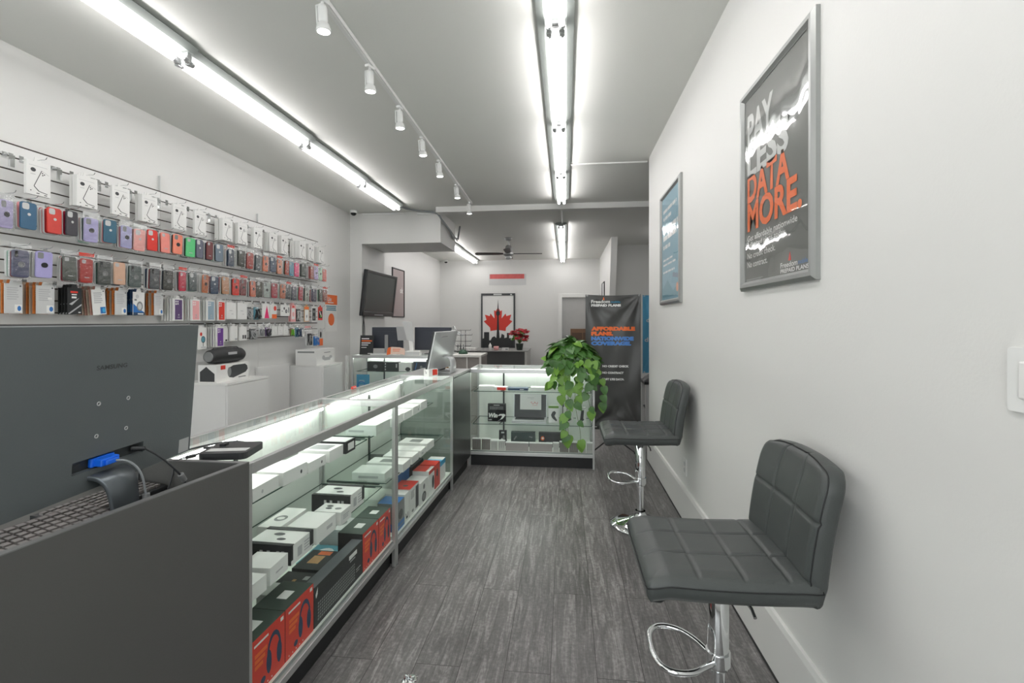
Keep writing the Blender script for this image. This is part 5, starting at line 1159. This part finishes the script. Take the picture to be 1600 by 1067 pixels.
# ------------------------------------------------------------------ things on the rear service case
t = thing('counter_sign', 'small black counter sign with orange line at left end of the rear case', 'sign', (-2.545, 5.83, .961), 0)
MB().box(-.09, .09, -.003, .003, 0, .25).build('panel', blkm, t, rot=(R(-7), 0, 0))
mb = MB(); mb.box(-.07, .03, -.0045, -.003, .2, .212); mb.box(-.07, .05, -.0045, -.003, .145, .157); mb.box(-.07, .02, -.0045, -.003, .12, .13); mb.box(-.07, -.0, -.0045, -.003, .09, .098); mb.box(.02, .08, -.0045, -.003, .012, .02); mb.build('lettering', wtxt, t, rot=(R(-7), 0, 0))
mb = MB(); mb.box(-.07, .07, -.0045, -.003, .17, .186); mb.build('orange_lettering', orange, t, rot=(R(-7), 0, 0))
MB().prism([(.0, 0), (.07, 0), (.03, .2)], -.05, .05, ax='x').build('easel_back', blk, t)
t = thing('shaped_card', 'rounded orange and white shaped card standing on the rear service case', 'card', (-2.14, 5.80, .961), 0)
mb = MB(); mb.prism([(-.12, .0), (-.08, .01), (0, .015), (.08, .01), (.115, .0), (.12, .05), (.11, .085), (.05, .1), (-.05, .105), (-.1, .095), (-.115, .06)], -.003, .003); mb.build('card', mat('pale_peach_card', (236, 206, 190), .5), t)
mb = MB(); mb.prism([(-.12, .0), (-.07, .012), (-.065, .1), (-.1, .095), (-.115, .06)], -.0042, -.003); mb.build('orange_end', orange, t)
mb = MB(); mb.box(-.04, .06, -.0042, -.003, .07, .078); mb.box(-.04, .05, -.0042, -.003, .05, .057); mb.build('lettering', orange, t)
mb = MB(); mb.box(-.05, .05, .003, .04, 0, .004); mb.build('foot', card, t)
def rear_monitor(label, x, y, w, h, z0, rz, col, standm):
    t = thing('computer_monitor', label, 'monitor', (x, y, .961), rz)
    mb = MB(); mb.box(-w / 2, w / 2, 0, .03, z0, z0 + h); mb.prism([(-w * .35, z0 + .03), (w * .35, z0 + .03), (w * .3, z0 + h * .8), (-w * .3, z0 + h * .8)], -.02, 0); mb.build('back_shell', col, t, bev=.005)
    mb = MB(); mb.box(-w / 2 - .003, w / 2 + .003, .03, .045, z0 - .003, z0 + h + .003); mb.build('bezel', cardg, t)
    mb = MB(); mb.prism(rrect(.045, .24, .006, cy=.13), -.045, -.02); mb.build('stand_column', standm, t)
    mb = MB(); mb.prism(rrect(.2, .15, .03), 0, .008, ax='z'); mb.build('stand_base', blk, t)
navy = mat('dark_navy_shell', (52, 56, 66), .4)
rear_monitor('dark monitor back with pale column, left one on the rear service case', -2.36, 6.08, .42, .28, .07, 3, navy, alud)
rear_monitor('dark monitor back behind the silver computer, right one on the rear service case', -1.74, 6.08, .5, .3, .05, -2, navy, navy)
t = thing('document_holder', 'pale sheet on an upright holder between the two rear monitors', 'document holder', (-2.0, 5.93, .961), 0)
mb = MB(); mb.prism([(-.04, .19), (.055, .16), (.03, .42), (-.10, .43)], -.004, .0); mb.build('sheet', cardg, t)
mb = MB(); mb.prism([(-.0, .0), (.05, .0), (.035, .2), (-.02, .2)], .002, .012); mb.build('post', white, t)
mb = MB(); mb.box(-.04, .08, -.06, .05, 0, .006); mb.build('foot', white, t)
t = thing('paper_sheet', 'pale grey sheet hung over the corner of the left rear monitor', 'paper', (-2.16, 6.0, 1.12), 0)
mb = MB(); mb.grid(lambda u, v: (-.05 + .15 * u + .02 * (1 - v), -.006 * math.sin(3 * u) , .02 + .18 * v), 4, 4); mb.build('sheet', inkl, t)
keyboard('white keyboard lying on the rear service case beside the left monitor', (-2.33, 5.86, .961), (0, 0, 0), .3, .12, 5, 14, card, cardg, .014)
boxthing('paper_stack', 'low stack of white papers on the rear case below the document holder', 'paper', (-1.93, 5.86, .961), (.18, .13, .05), 5, [card, inkl], lines('F', .0, 1, .1, .9, 4, 1, 0))
# metal all-in-one computer
t = thing('desktop_computer', 'silver all-in-one computer seen from behind, at the far end of the case row', 'computer', (-1.12, 4.08, .9405), 90 - 4)
mb = MB(); NW, NH = .3, .34
def bk_(u, v): x = (u - .5) * 2; z = (v - .5) * 2; return (x * NW, -.012 - .03 * (1 - x * x) * (1 - z * z), .03 + NH * v)
mb.grid(bk_, 18, 12); mb.build('back_shell', silver, t, rot=(R(12), 0, 0))
mb = MB(); mb.box(-NW, NW, -.012, .0, .03, .03 + NH); mb.build('body', silver, t, rot=(R(12), 0, 0), bev=.002)
mb = MB(); mb.box(-NW + .002, NW - .002, .0, .016, .032, .028 + NH); mb.build('screen', blk, t, rot=(R(12), 0, 0))
mb = MB(); mb.box(-.2, -.05, -.037, -.034, .33, .336); mb.build('vent_slot', inkm, t, rot=(R(12), 0, 0))
mb = MB(); v, fs = strip(spline([(-.06, .14), (-.11, .14), (-.135, .11), (-.14, .05), (-.135, .005)], 2), .06, .07, .005); mb.add(v, fs, 0, True); mb.box(-.08, .08, -.14, .02, 0, .008); mb.build('stand', silver, t, loc=(.0, 0, 0))
boxthing('black_case', 'small black box behind the stand of the silver computer', 'box', (-1.20, 4.30, .9395), (.2, .12, .1), 88, [blkm, mond], [])
# wire display rack
t = thing('jewellery_rack', 'small wire accessory rack with hanging rings and green base on the laminate counter', 'rack', (-1.30, 5.93, .976), 0)
mb = MB()
for x in (-.03, .03): mb.tube([(x, 0, 0), (x, 0, .3)], .004, 6)
for z, w in ((.3, .1), (.24, .12), (.16, .11), (.1, .1)): mb.tube([(-w, 0, z + .015), (-w + .005, 0, z), (w - .005, 0, z), (w, 0, z + .015)], .003, 6)
mb.build('frame', inkd, t)
mb = MB()
for k, (x, z) in enumerate([(-.09, .2), (-.06, .2), (.06, .2), (.09, .2), (-.08, .13), (.08, .13), (0, .11), (-.08, .06), (.08, .06), (.05, .26), (-.05, .26)]):
    mb.tube([(x + .016 * math.cos(a), -.006, z + .016 * math.sin(a)) for a in [q * math.pi / 6 for q in range(12)]], .003, 5, closed=True)
mb.build('hanging_rings', white, t)
mb = MB(); mb.lathe([(0, 0), (.06, 0), (.055, .03), (.03, .05), (0, .055)], 14); mb.build('green_base', mat('dark_green_base', (40, 74, 56), .5), t)
mb = MB(); mb.tube(spline([(-1.475, 6.14, .976), (-1.475, 6.14, 1.27), (-1.48, 6.12, 1.31), (-1.46, 6.1, 1.33), (-1.43, 6.08, 1.28), (-1.42, 6.07, 1.25)]), .008); mb.cyl((-1.475, 6.14, .962), (-1.475, 6.14, .98), .045, n=20)
mb.prism([(-1.5, 1.262), (-1.47, 1.285), (-1.31, 1.215), (-1.34, 1.195)], 6.05, 6.08)
tag(mb.build('desk_lamp', silver), 'small silver desk lamp on the rear counter beside the right monitor', 'lamp')

# ------------------------------------------------------------------ television and far room
tv = thing('television', 'black flat television tilted on the pillar side above the rear counter', 'television', (-3.08, 7.38, 1.82), 90)
tvr = (R(6.5), 0, 0); w, h = .63, .35
def tp(mb, n_, m_, b=0): return mb.build(n_, m_, tv, loc=(0, -.085, 0), rot=tvr, bev=b)
mb = MB(); mb.box(-w, w, -.02, .03, -h, h); tp(mb, 'shell', blk, .012)
mb = MB()
for a in ((-w, w, h - .045, h), (-w, w, -h, -h + .07), (-w, -w + .045, -h, h), (w - .045, w, -h, h)): mb.box(a[0], a[1], -.034, -.02, a[2], a[3])
tp(mb, 'bezel', mat('dark_tv_bezel', (48, 50, 50), .3), .006)
mb = MB(); mb.box(-w + .045, w - .045, -.024, -.0205, -h + .07, h - .045); tp(mb, 'screen', tvscr)
mb = MB(); mb.box(-.2, .15, -.036, -.034, -h + .015, -h + .03); tp(mb, 'silver_strip', inkl)
mb = MB(); mb.box(-.2, .2, -.06, 0, -.15, .15); mb.build('wall_mount', blk, tv)
mb = MB(); mb.tube(spline([(-3.05, 6.92, 1.75), (-3.04, 6.91, 1.6), (-3.06, 6.9, 1.4), (-3.07, 6.92, 1.2), (-3.06, 6.9, 1.0)]), .008); mb.tube(spline([(-3.05, 6.95, 1.7), (-3.06, 6.9, 1.5), (-3.05, 6.93, 1.3), (-3.06, 6.95, 1.1)]), .006)
tag(mb.build('television_cable', cable_b), 'black cables dangling below the left side of the television', 'cable')
t = thing('framed_poster', 'tall faded red and grey framed poster on rear left wall behind the television', 'poster', (-3.4, 9.33, 1.47), 90)
frame_parts(t, .70, .99, blk, mat('faded_red_grey_print', (164, 150, 148), .5, var=.2, scale=1.5), .025)
text('ok', .1, .5, .18, .12, wtxt, t, y=-.0105, bold=.03)
# maple leaf picture
t = thing('maple_leaf_picture', 'framed red maple leaf over a black tower skyline on the back wall', 'picture', (-1.805, 12.6, .64), 0)
W2, H2 = .46, 1.5
MB().box(-W2 + .03, W2 - .03, -.02, -.004, .03, H2 - .03).build('canvas', card, t)
mb = MB(); mb.box(-W2, -W2 + .04, -.035, -.002, 0, H2); mb.box(W2 - .04, W2, -.035, -.002, 0, H2); mb.box(-W2 + .04, W2 - .04, -.035, -.002, 0, .04); mb.box(-W2 + .04, W2 - .04, -.035, -.002, H2 - .06, H2); mb.build('frame', inkd, t)
mb = MB(); mb.box(-.12, .1, -.04, -.035, H2 - .05, H2 - .01); mb.box(.33, .38, -.04, -.035, H2 - .05, H2 - .02); mb.build('frame_clip', cardg, t)
half = [(0, .66), (.06, .56), (.10, .59), (.09, .37), (.19, .50), (.21, .43), (.33, .47), (.29, .33), (.36, .29), (.20, .12), (.19, .03), (0, .06)]
pl = [(x * 1.08, z * 1.0 + .46) for x, z in half] + [(-x * 1.08, z * 1.0 + .46) for x, z in half[-2:0:-1]]
MB().prism(pl, -.024, -.02).build('red_leaf', mat('maple_red', (208, 58, 44), .5), t)
sky = [(-W2 + .04, .04), (W2 - .04, .04), (W2 - .04, .3), (.3, .3), (.3, .44), (.24, .44), (.24, .32), (.17, .3), (.17, .38), (.1, .42), (.08, .32), (.045, .3), (.03, .5), (.02, .9), (.05, .93), (.05, 1.0), (.02, 1.03), (.01, 1.18), (0, 1.34), (-.01, 1.18), (-.02, 1.03), (-.05, 1.0), (-.05, .93), (-.02, .9), (-.03, .5), (-.045, .3), (-.1, .35), (-.16, .32), (-.2, .24), (-.24, .24), (-.24, .46), (-.38, .46), (-.38, .3), (-W2 + .04, .28)]
MB().prism(sky, -.028, -.0245).build('skyline', blkm, t)
t = thing('wall_sign', 'red lettered sign strip high on the back wall above the maple leaf', 'sign', (-1.55, 12.6, 2.42), 0)
rsm = mat('soft_red_print', (206, 98, 96), .6, var=.3, scale=7)
MB().box(-.5, .5, -.006, -.001, -.06, .24).build('backing', cardg, t); MB().box(-.48, .45, -.008, -.006, .11, .235).build('red_band', rsm, t)
# far desk with its small things
t = thing('office_desk', 'dark grey desk with lighter top against the back wall', 'desk', (-1.85, 11.8, 0), 0)
MB().box(-.95, .95, -.6, .6, .665, .69).build('top', mat('mid_grey_top', (150, 150, 148), .4), t, bev=.003)
MB().box(-.93, .88, -.57, .5, 0, .665).build('body', deskm, t); MB().box(.88, .935, -.59, .5, 0, .665).build('end_panel', lamw, t)
zt = .6905
kf('printer', 'low white machine on the left half of the far desk', -2.45, 11.55, zt, .5, .4, .045, [card, inkl], [('F', 'r', .1, .3, .9, .5, 1)], 0, 'printer')
def small(name, lab, cat, prof, loc, m_, n=16): return tag(MB().lathe(prof, n).build(name, m_, loc=loc), lab, cat)
small('spray_bottle', 'small white bottle on the far desk left of the pink tub', 'bottle', [(0, 0), (.035, 0), (.037, .1), (.03, .13), (.012, .145), (.012, .17), (0, .17)], (-1.83, 11.4, zt), card)
small('pink_tub', 'squat pink tub on the far desk under the maple leaf', 'tub', [(0, 0), (.06, 0), (.065, .09), (.05, .095), (0, .095)], (-1.68, 11.4, zt), pinkm)
kf('tissue_box', 'small white box on the far desk between tub and poinsettia', -1.45, 11.4, zt, .16, .1, .06, [card, inkd], [('F', 'r', .5, .3, .9, .6, 1)])
for k in range(3): small('pen_pot', ['left', 'middle', 'right'][k] + ' one of three thin grey bottles at the left of the far desk', 'bottle', [(0, 0), (.02, 0), (.02, .1), (.012, .12), (.012, .15), (0, .15)], (-2.62 + .07 * k, 11.35, zt), inkm)
# poinsettia
t = thing('poinsettia', 'red poinsettia in a dark pot at the right end of the far desk', 'potted plant', (-1.12, 11.5, zt), 0)
MB().lathe([(0, 0), (.07, 0), (.09, .14), (.095, .16), (.08, .16), (0, .15)], 18).build('pot', mat('dark_green_pot', (50, 60, 54), .5), t)
r = random.Random(3)
def leafmesh(mb, p, dirv, up, L, Wd, mi=0, droop=.25):
    d = Vector(dirv).normalized(); s = d.cross(Vector(up)); s = s.normalized() if s.length > 1e-3 else Vector((1, 0, 0)); nrm = s.cross(d).normalized()
    pr = [(-.02, 0), (.0, .28), (.12, .46), (.32, .5), (.55, .4), (.8, .2), (1.0, 0)]
    v = []; P = Vector(p)
    for a, b in pr:
        c = P + d * L * max(a, 0) - nrm * droop * L * a * a * .8
        v += [c + s * Wd * b + nrm * .1 * Wd * b, c, c - s * Wd * b + nrm * .1 * Wd * b]
    fs = []
    for i in range(len(pr) - 1): fs += [(3 * i, 3 * i + 1, 3 * i + 4, 3 * i + 3), (3 * i + 1, 3 * i + 2, 3 * i + 5, 3 * i + 4)]
    mb.add(v, fs, mi, True)
mr_ = MB(); mg_ = MB(); ms_ = MB()
for k in range(34):
    a = r.uniform(0, 6.28); q = r.uniform(.02, .24); c = Vector((q * math.cos(a), q * math.sin(a) * .7, .3 + r.uniform(0, .24) - q * .5))
    ms_.tube([(0, 0, .15), tuple(c * .6 + Vector((0, 0, .1))), tuple(c)], .004, 5)
    for j in range(7): b = j * .9 + a; leafmesh(mr_ if k % 5 else mg_, c, (math.cos(b), math.sin(b), r.uniform(-.5, .9)), (r.uniform(-.4, .4), -.8, .8), .085, .065)
mr_.build('red_bracts', redleaf, t); mg_.build('leaves', leaf, t); ms_.build('stems', stemm, t)
kf('cupboard', 'brown wooden cupboard in front of the back door', .42, 12.2, 0, .6, .35, 1.2, [brown, mat('dark_brown', (84, 62, 46), .5)], [('F', 'r', .05, .05, .48, .92, 1), ('F', 'r', .52, .05, .95, .92, 1)], 0, 'cupboard')
t = thing('framed_poster', 'thin dark framed notice on the rear right wall edge-on', 'poster', (.88, 11.2, 1.55), -90)
frame_parts(t, .6, .75, blk, card, .02)

# ------------------------------------------------------------------ vinyl banners
def banner(label, x, y, w, z0, z1, m_, amp=.0095, seed=1):
    t = thing('standing_banner', label, 'banner', (x, y, 0), 0)
    H_ = z1 - z0
    def zf(u, v):
        d = 0
        for cx_, cz_, sg in ((0, 1, 1), (1, 1, 1), (0, 0, 1), (1, 0, 1)):
            du, dv = (u - cx_) * w, (v - cz_) * H_; rr_ = math.hypot(du, dv); an = math.atan2(abs(dv), abs(du) + 1e-6)
            d += math.sin(an * 13 + seed + cx_ * 2) * math.exp(-rr_ * 2.6) * min(1, rr_ * 9)
        d += .5 * math.sin(u * 7 + v * 5 + seed) * math.sin(v * 9 + u * 3) + .3 * math.sin(u * 15 - v * 11 + seed)
        return d * amp
    def fn(u, v, o=0):
        sag = .012 * math.sin(math.pi * u) * (1 if v > .5 else -1) * abs(v - .5) * 2
        return ((u - .5) * w, -.03 + zf(u, v) + o, z0 + H_ * v - sag)
    mb = MB(); mb.grid(lambda u, v: fn(u, v), 44, 90); mb.grid(lambda u, v: fn(u, v, .0012), 22, 45); mb.build('sheet', m_, t)
    mb = MB()
    mb.tube([(0, .03, .12), (0, .03, (z0 + z1) / 2)], .008)
    for sx in (-1, 1):
        mb.tube([(0, .03, (z0 + z1) / 2), (sx * w * .47, -.02, z1 - .012)], .005, 6); mb.tube([(0, .03, (z0 + z1) / 2), (sx * w * .47, -.02, z0 + .012)], .005, 6)
        mb.tube([(0, .03, .14), (sx * .22, -.14, .012)], .008); mb.cyl((sx * .22, -.14, 0), (sx * .22, -.14, .022), .014, n=10)
    mb.tube([(0, .03, .14), (0, .3, .012)], .008); mb.cyl((0, .3, 0), (0, .3, .022), .014, n=10)
    mb.build('x_stand', blk, t)
    for sx in (-1, 1):
        for z in (z0 + .012, z1 - .012):
            e = MB(); e.lathe([(.005, 0), (.01, 0), (.01, .004), (.005, .004)], 14, xf=Matrix.Translation((sx * (w / 2 - .018), -.045, z)) @ Matrix.Rotation(R(90), 4, 'X')); e.build('eyelet', silver, t)
    return t, fn
bt, bf = banner('black vinyl banner with orange and blue lettering standing behind the plant case', .505, 5.22, .585, .215, 1.68, vinyl)
def btx(s, x, z, w, h, m_, b=.03):
    o = text(s, x - .2925, z, w, h, m_, bt, bold=b * 1.7)
    for v in o.data.vertices:
        u = v.co.x / .585 + .5; vv = (v.co.z - .215) / 1.465
        v.co.y = bf(u, vv)[1] - .008
    return o
liteblue = mat('banner_blue_ink', (78, 134, 208), .45)
btx('Freedom', .06, 1.585, .2, .035, wtxt, .02); btx('mobile', .27, 1.588, .1, .022, bluev, .02); btx('PREPAID PLANS', .06, 1.548, .315, .028, wtxt, .045)
fm_ = MB().prism([(-.11, 1.62), (-.09, 1.62), (-.1, 1.655)], -.047, -.044).build('flame_mark', orange, bt)
btx('AFFORDABLE', .06, 1.288, .465, .045, orange, .05); btx('PLANS.', .06, 1.235, .235, .045, orange, .05)
btx('NATIONWIDE', .06, 1.182, .45, .045, liteblue, .05); btx('COVERAGE.', .06, 1.130, .425, .045, liteblue, .05)
for z, s, w in ((.895, 'NO CREDIT CHECK', .28), (.825, 'NO CONTRACT', .225), (.755, 'FAST LTE DATA', .23)):
    btx(s, .18, z, w, .024, wtxt, .045)
    mb = MB(); mb.prism([(.12 - .2925, z + .012), (.132 - .2925, z - .004), (.16 - .2925, z + .03), (.15 - .2925, z + .03), (.132 - .2925, z + .012), (.126 - .2925, z + .018)], -.052, -.048); mb.build('check_mark', teal, bt)
mb = MB(); mb.box(-.2925, -.17, -.045, -.043, .25, .256); mb.build('small_print', wtxt, bt)
bt2, bf2 = banner('bright blue vinyl banner half hidden behind the right wall corner', 1.21, 5.75, .62, .78, 1.70, bluev, .004, 4)
text('do!', -.27, 1.38, .1, .05, cardg, bt2, y=-.05, bold=.02); text('d', -.29, 1.15, .04, .05, cardg, bt2, y=-.05, bold=.02)
t = thing('side_table', 'low dark table with bundled cloth behind the blue banner foot', 'table', (1.35, 6.1, 0), 0)
MB().box(-.4, .4, -.2, .2, .62, .65).build('top', blk, t)
for sx in (-.36, .36):
    for sy in (-.16, .16): MB().box(sx - .02, sx + .02, sy - .02, sy + .02, 0, .62).build('leg', cardg, t)
mb = MB(); mb.box(-.36, .36, -.17, .17, .3, .32); mb.build('lower_shelf', inkd, t)
tag(MB().grid(lambda u, v: (.95 + .7 * u, 5.92 + .3 * v, .652 + .13 * (math.sin(math.pi * u) * math.sin(math.pi * v)) ** .6 * (1 + .2 * math.sin(20 * u + 9 * v))), 16, 10).build('folded_jacket', blkm), 'dark bundled jacket on the low table beneath the blue banner', 'jacket')

# ------------------------------------------------------------------ trailing pothos on the front-facing case
pt = thing('pothos_plant', 'bushy green trailing pothos on the right end of the aisle glass case', 'potted plant', (.05, 4.72, .9305), 0)
MB().lathe([(0, 0), (.075, 0), (.1, .12), (.105, .14), (.092, .14), (.09, .12), (0, .12)], 24).build('pot', potm, pt)
MB().lathe([(0, .122), (.09, .12)], 20).build('soil', brown, pt)
r = random.Random(21); fo = MB()
for k in range(380):
    a = r.uniform(0, 6.283); e = math.asin(r.uniform(-.35, 1)); q = r.uniform(.72, 1.0)
    c = Vector((.225 * math.cos(a) * math.cos(e), .2 * math.sin(a) * math.cos(e), .11 + .19 * math.sin(e))) * q
    if c.z < .02 and abs(c.y) < .2 and c.y > -.2: c.y = -.235 - r.random() * .03 if c.y < .05 else c.y; 
    if c.z < .012: c.z = .012 + r.random() * .03 if c.y > -.235 else c.z
    out = Vector((c.x, c.y, c.z * .4)).normalized()
    dv = (out * r.uniform(.3, .9) + Vector((r.uniform(-.5, .5), r.uniform(-.5, .5), -r.uniform(.3, 1)))).normalized()
    nup = (out + Vector((0, 0, .6))).normalized()
    L = r.uniform(.085, .13)
    if c.z + dv.z * L < .01 and c.y > -.245: dv.z = abs(dv.z) * .2
    leafmesh(fo, c, dv, nup, L, L * .85, 0 if r.random() < .88 else 1, .3)
for k in range(56):
    x = r.uniform(-.20, .27); zz = .10 - r.random() ** 1.4 * .24; c = Vector((x, -.262 - r.random() * .05, zz))
    if x > .22: c.y = r.uniform(-.28, -.05)
    L = r.uniform(.06, .105); leafmesh(fo, c, (r.uniform(-.9, .9), r.uniform(-.7, .0), -1), (r.uniform(-.7, .7), -1, r.uniform(0, 1)), L, L * .85, 0 if r.random() < .75 else 1, .15)
fo.build('foliage', [leaf, leafy], pt)
st_ = MB()
for k in range(24):
    a = r.uniform(0, 6.28); st_.tube(spline([(.03 * math.cos(a), .03 * math.sin(a), .12), (.1 * math.cos(a), .1 * math.sin(a), .22), (.2 * math.cos(a), .18 * math.sin(a), .14)], 1), .0025, 5)
st_.build('stems', stemm, pt)
# vines: x, lowest z (world), start x
for x0, zend, sway, dens in ((-.11, .70, .02, .11), (-.04, .30, .0, .14), (-.015, .33, -.02, .15), (.02, .27, .06, .22), (.10, .68, -.03, .11), (.15, .56, .02, .12), (.25, .62, .02, .09)):
    vm = MB(); yv = -.262 - r.random() * .03
    if x0 > .22: yv = r.uniform(-.2, -.1)
    n = 10; P = [(x0 * .7, -.12, .17), (x0 * .9, -.20 if yv < -.24 else yv * .6, .13)]
    if x0 > .22: P = [(.12, yv * .6, .16), (.21, yv, .12)]
    zs = .02; ze = zend - .9305
    xo = x0 if x0 <= .22 else x0 + .03
    for k in range(n + 1):
        f = k / n; P.append((xo + sway * f + .012 * math.sin(f * 8 + x0 * 40), yv + .008 * math.sin(f * 6), zs + (ze - zs) * f))
    S = spline(P, 2); vm.tube(S, .0022, 6, mi=2)
    dist = 0
    for a, b in zip(S, S[1:]):
        dist += (Vector(b) - Vector(a)).length
        if dist > dens * r.uniform(.6, 1.3):
            dist = 0; side = r.choice((-1, 1))
            L = r.uniform(.07, .115); leafmesh(vm, b, (side * r.uniform(.2, .8), -.25, -r.uniform(.5, 1)), (0, -1, .3), L, L * .8, 0 if r.random() < .45 else 1, .2)
    leafmesh(vm, S[-1], (.1, -.1, -1), (0, -1, .2), .1, .085, 1, .1)
    vm.build('vine', [leaf, leafy, stemm], pt)
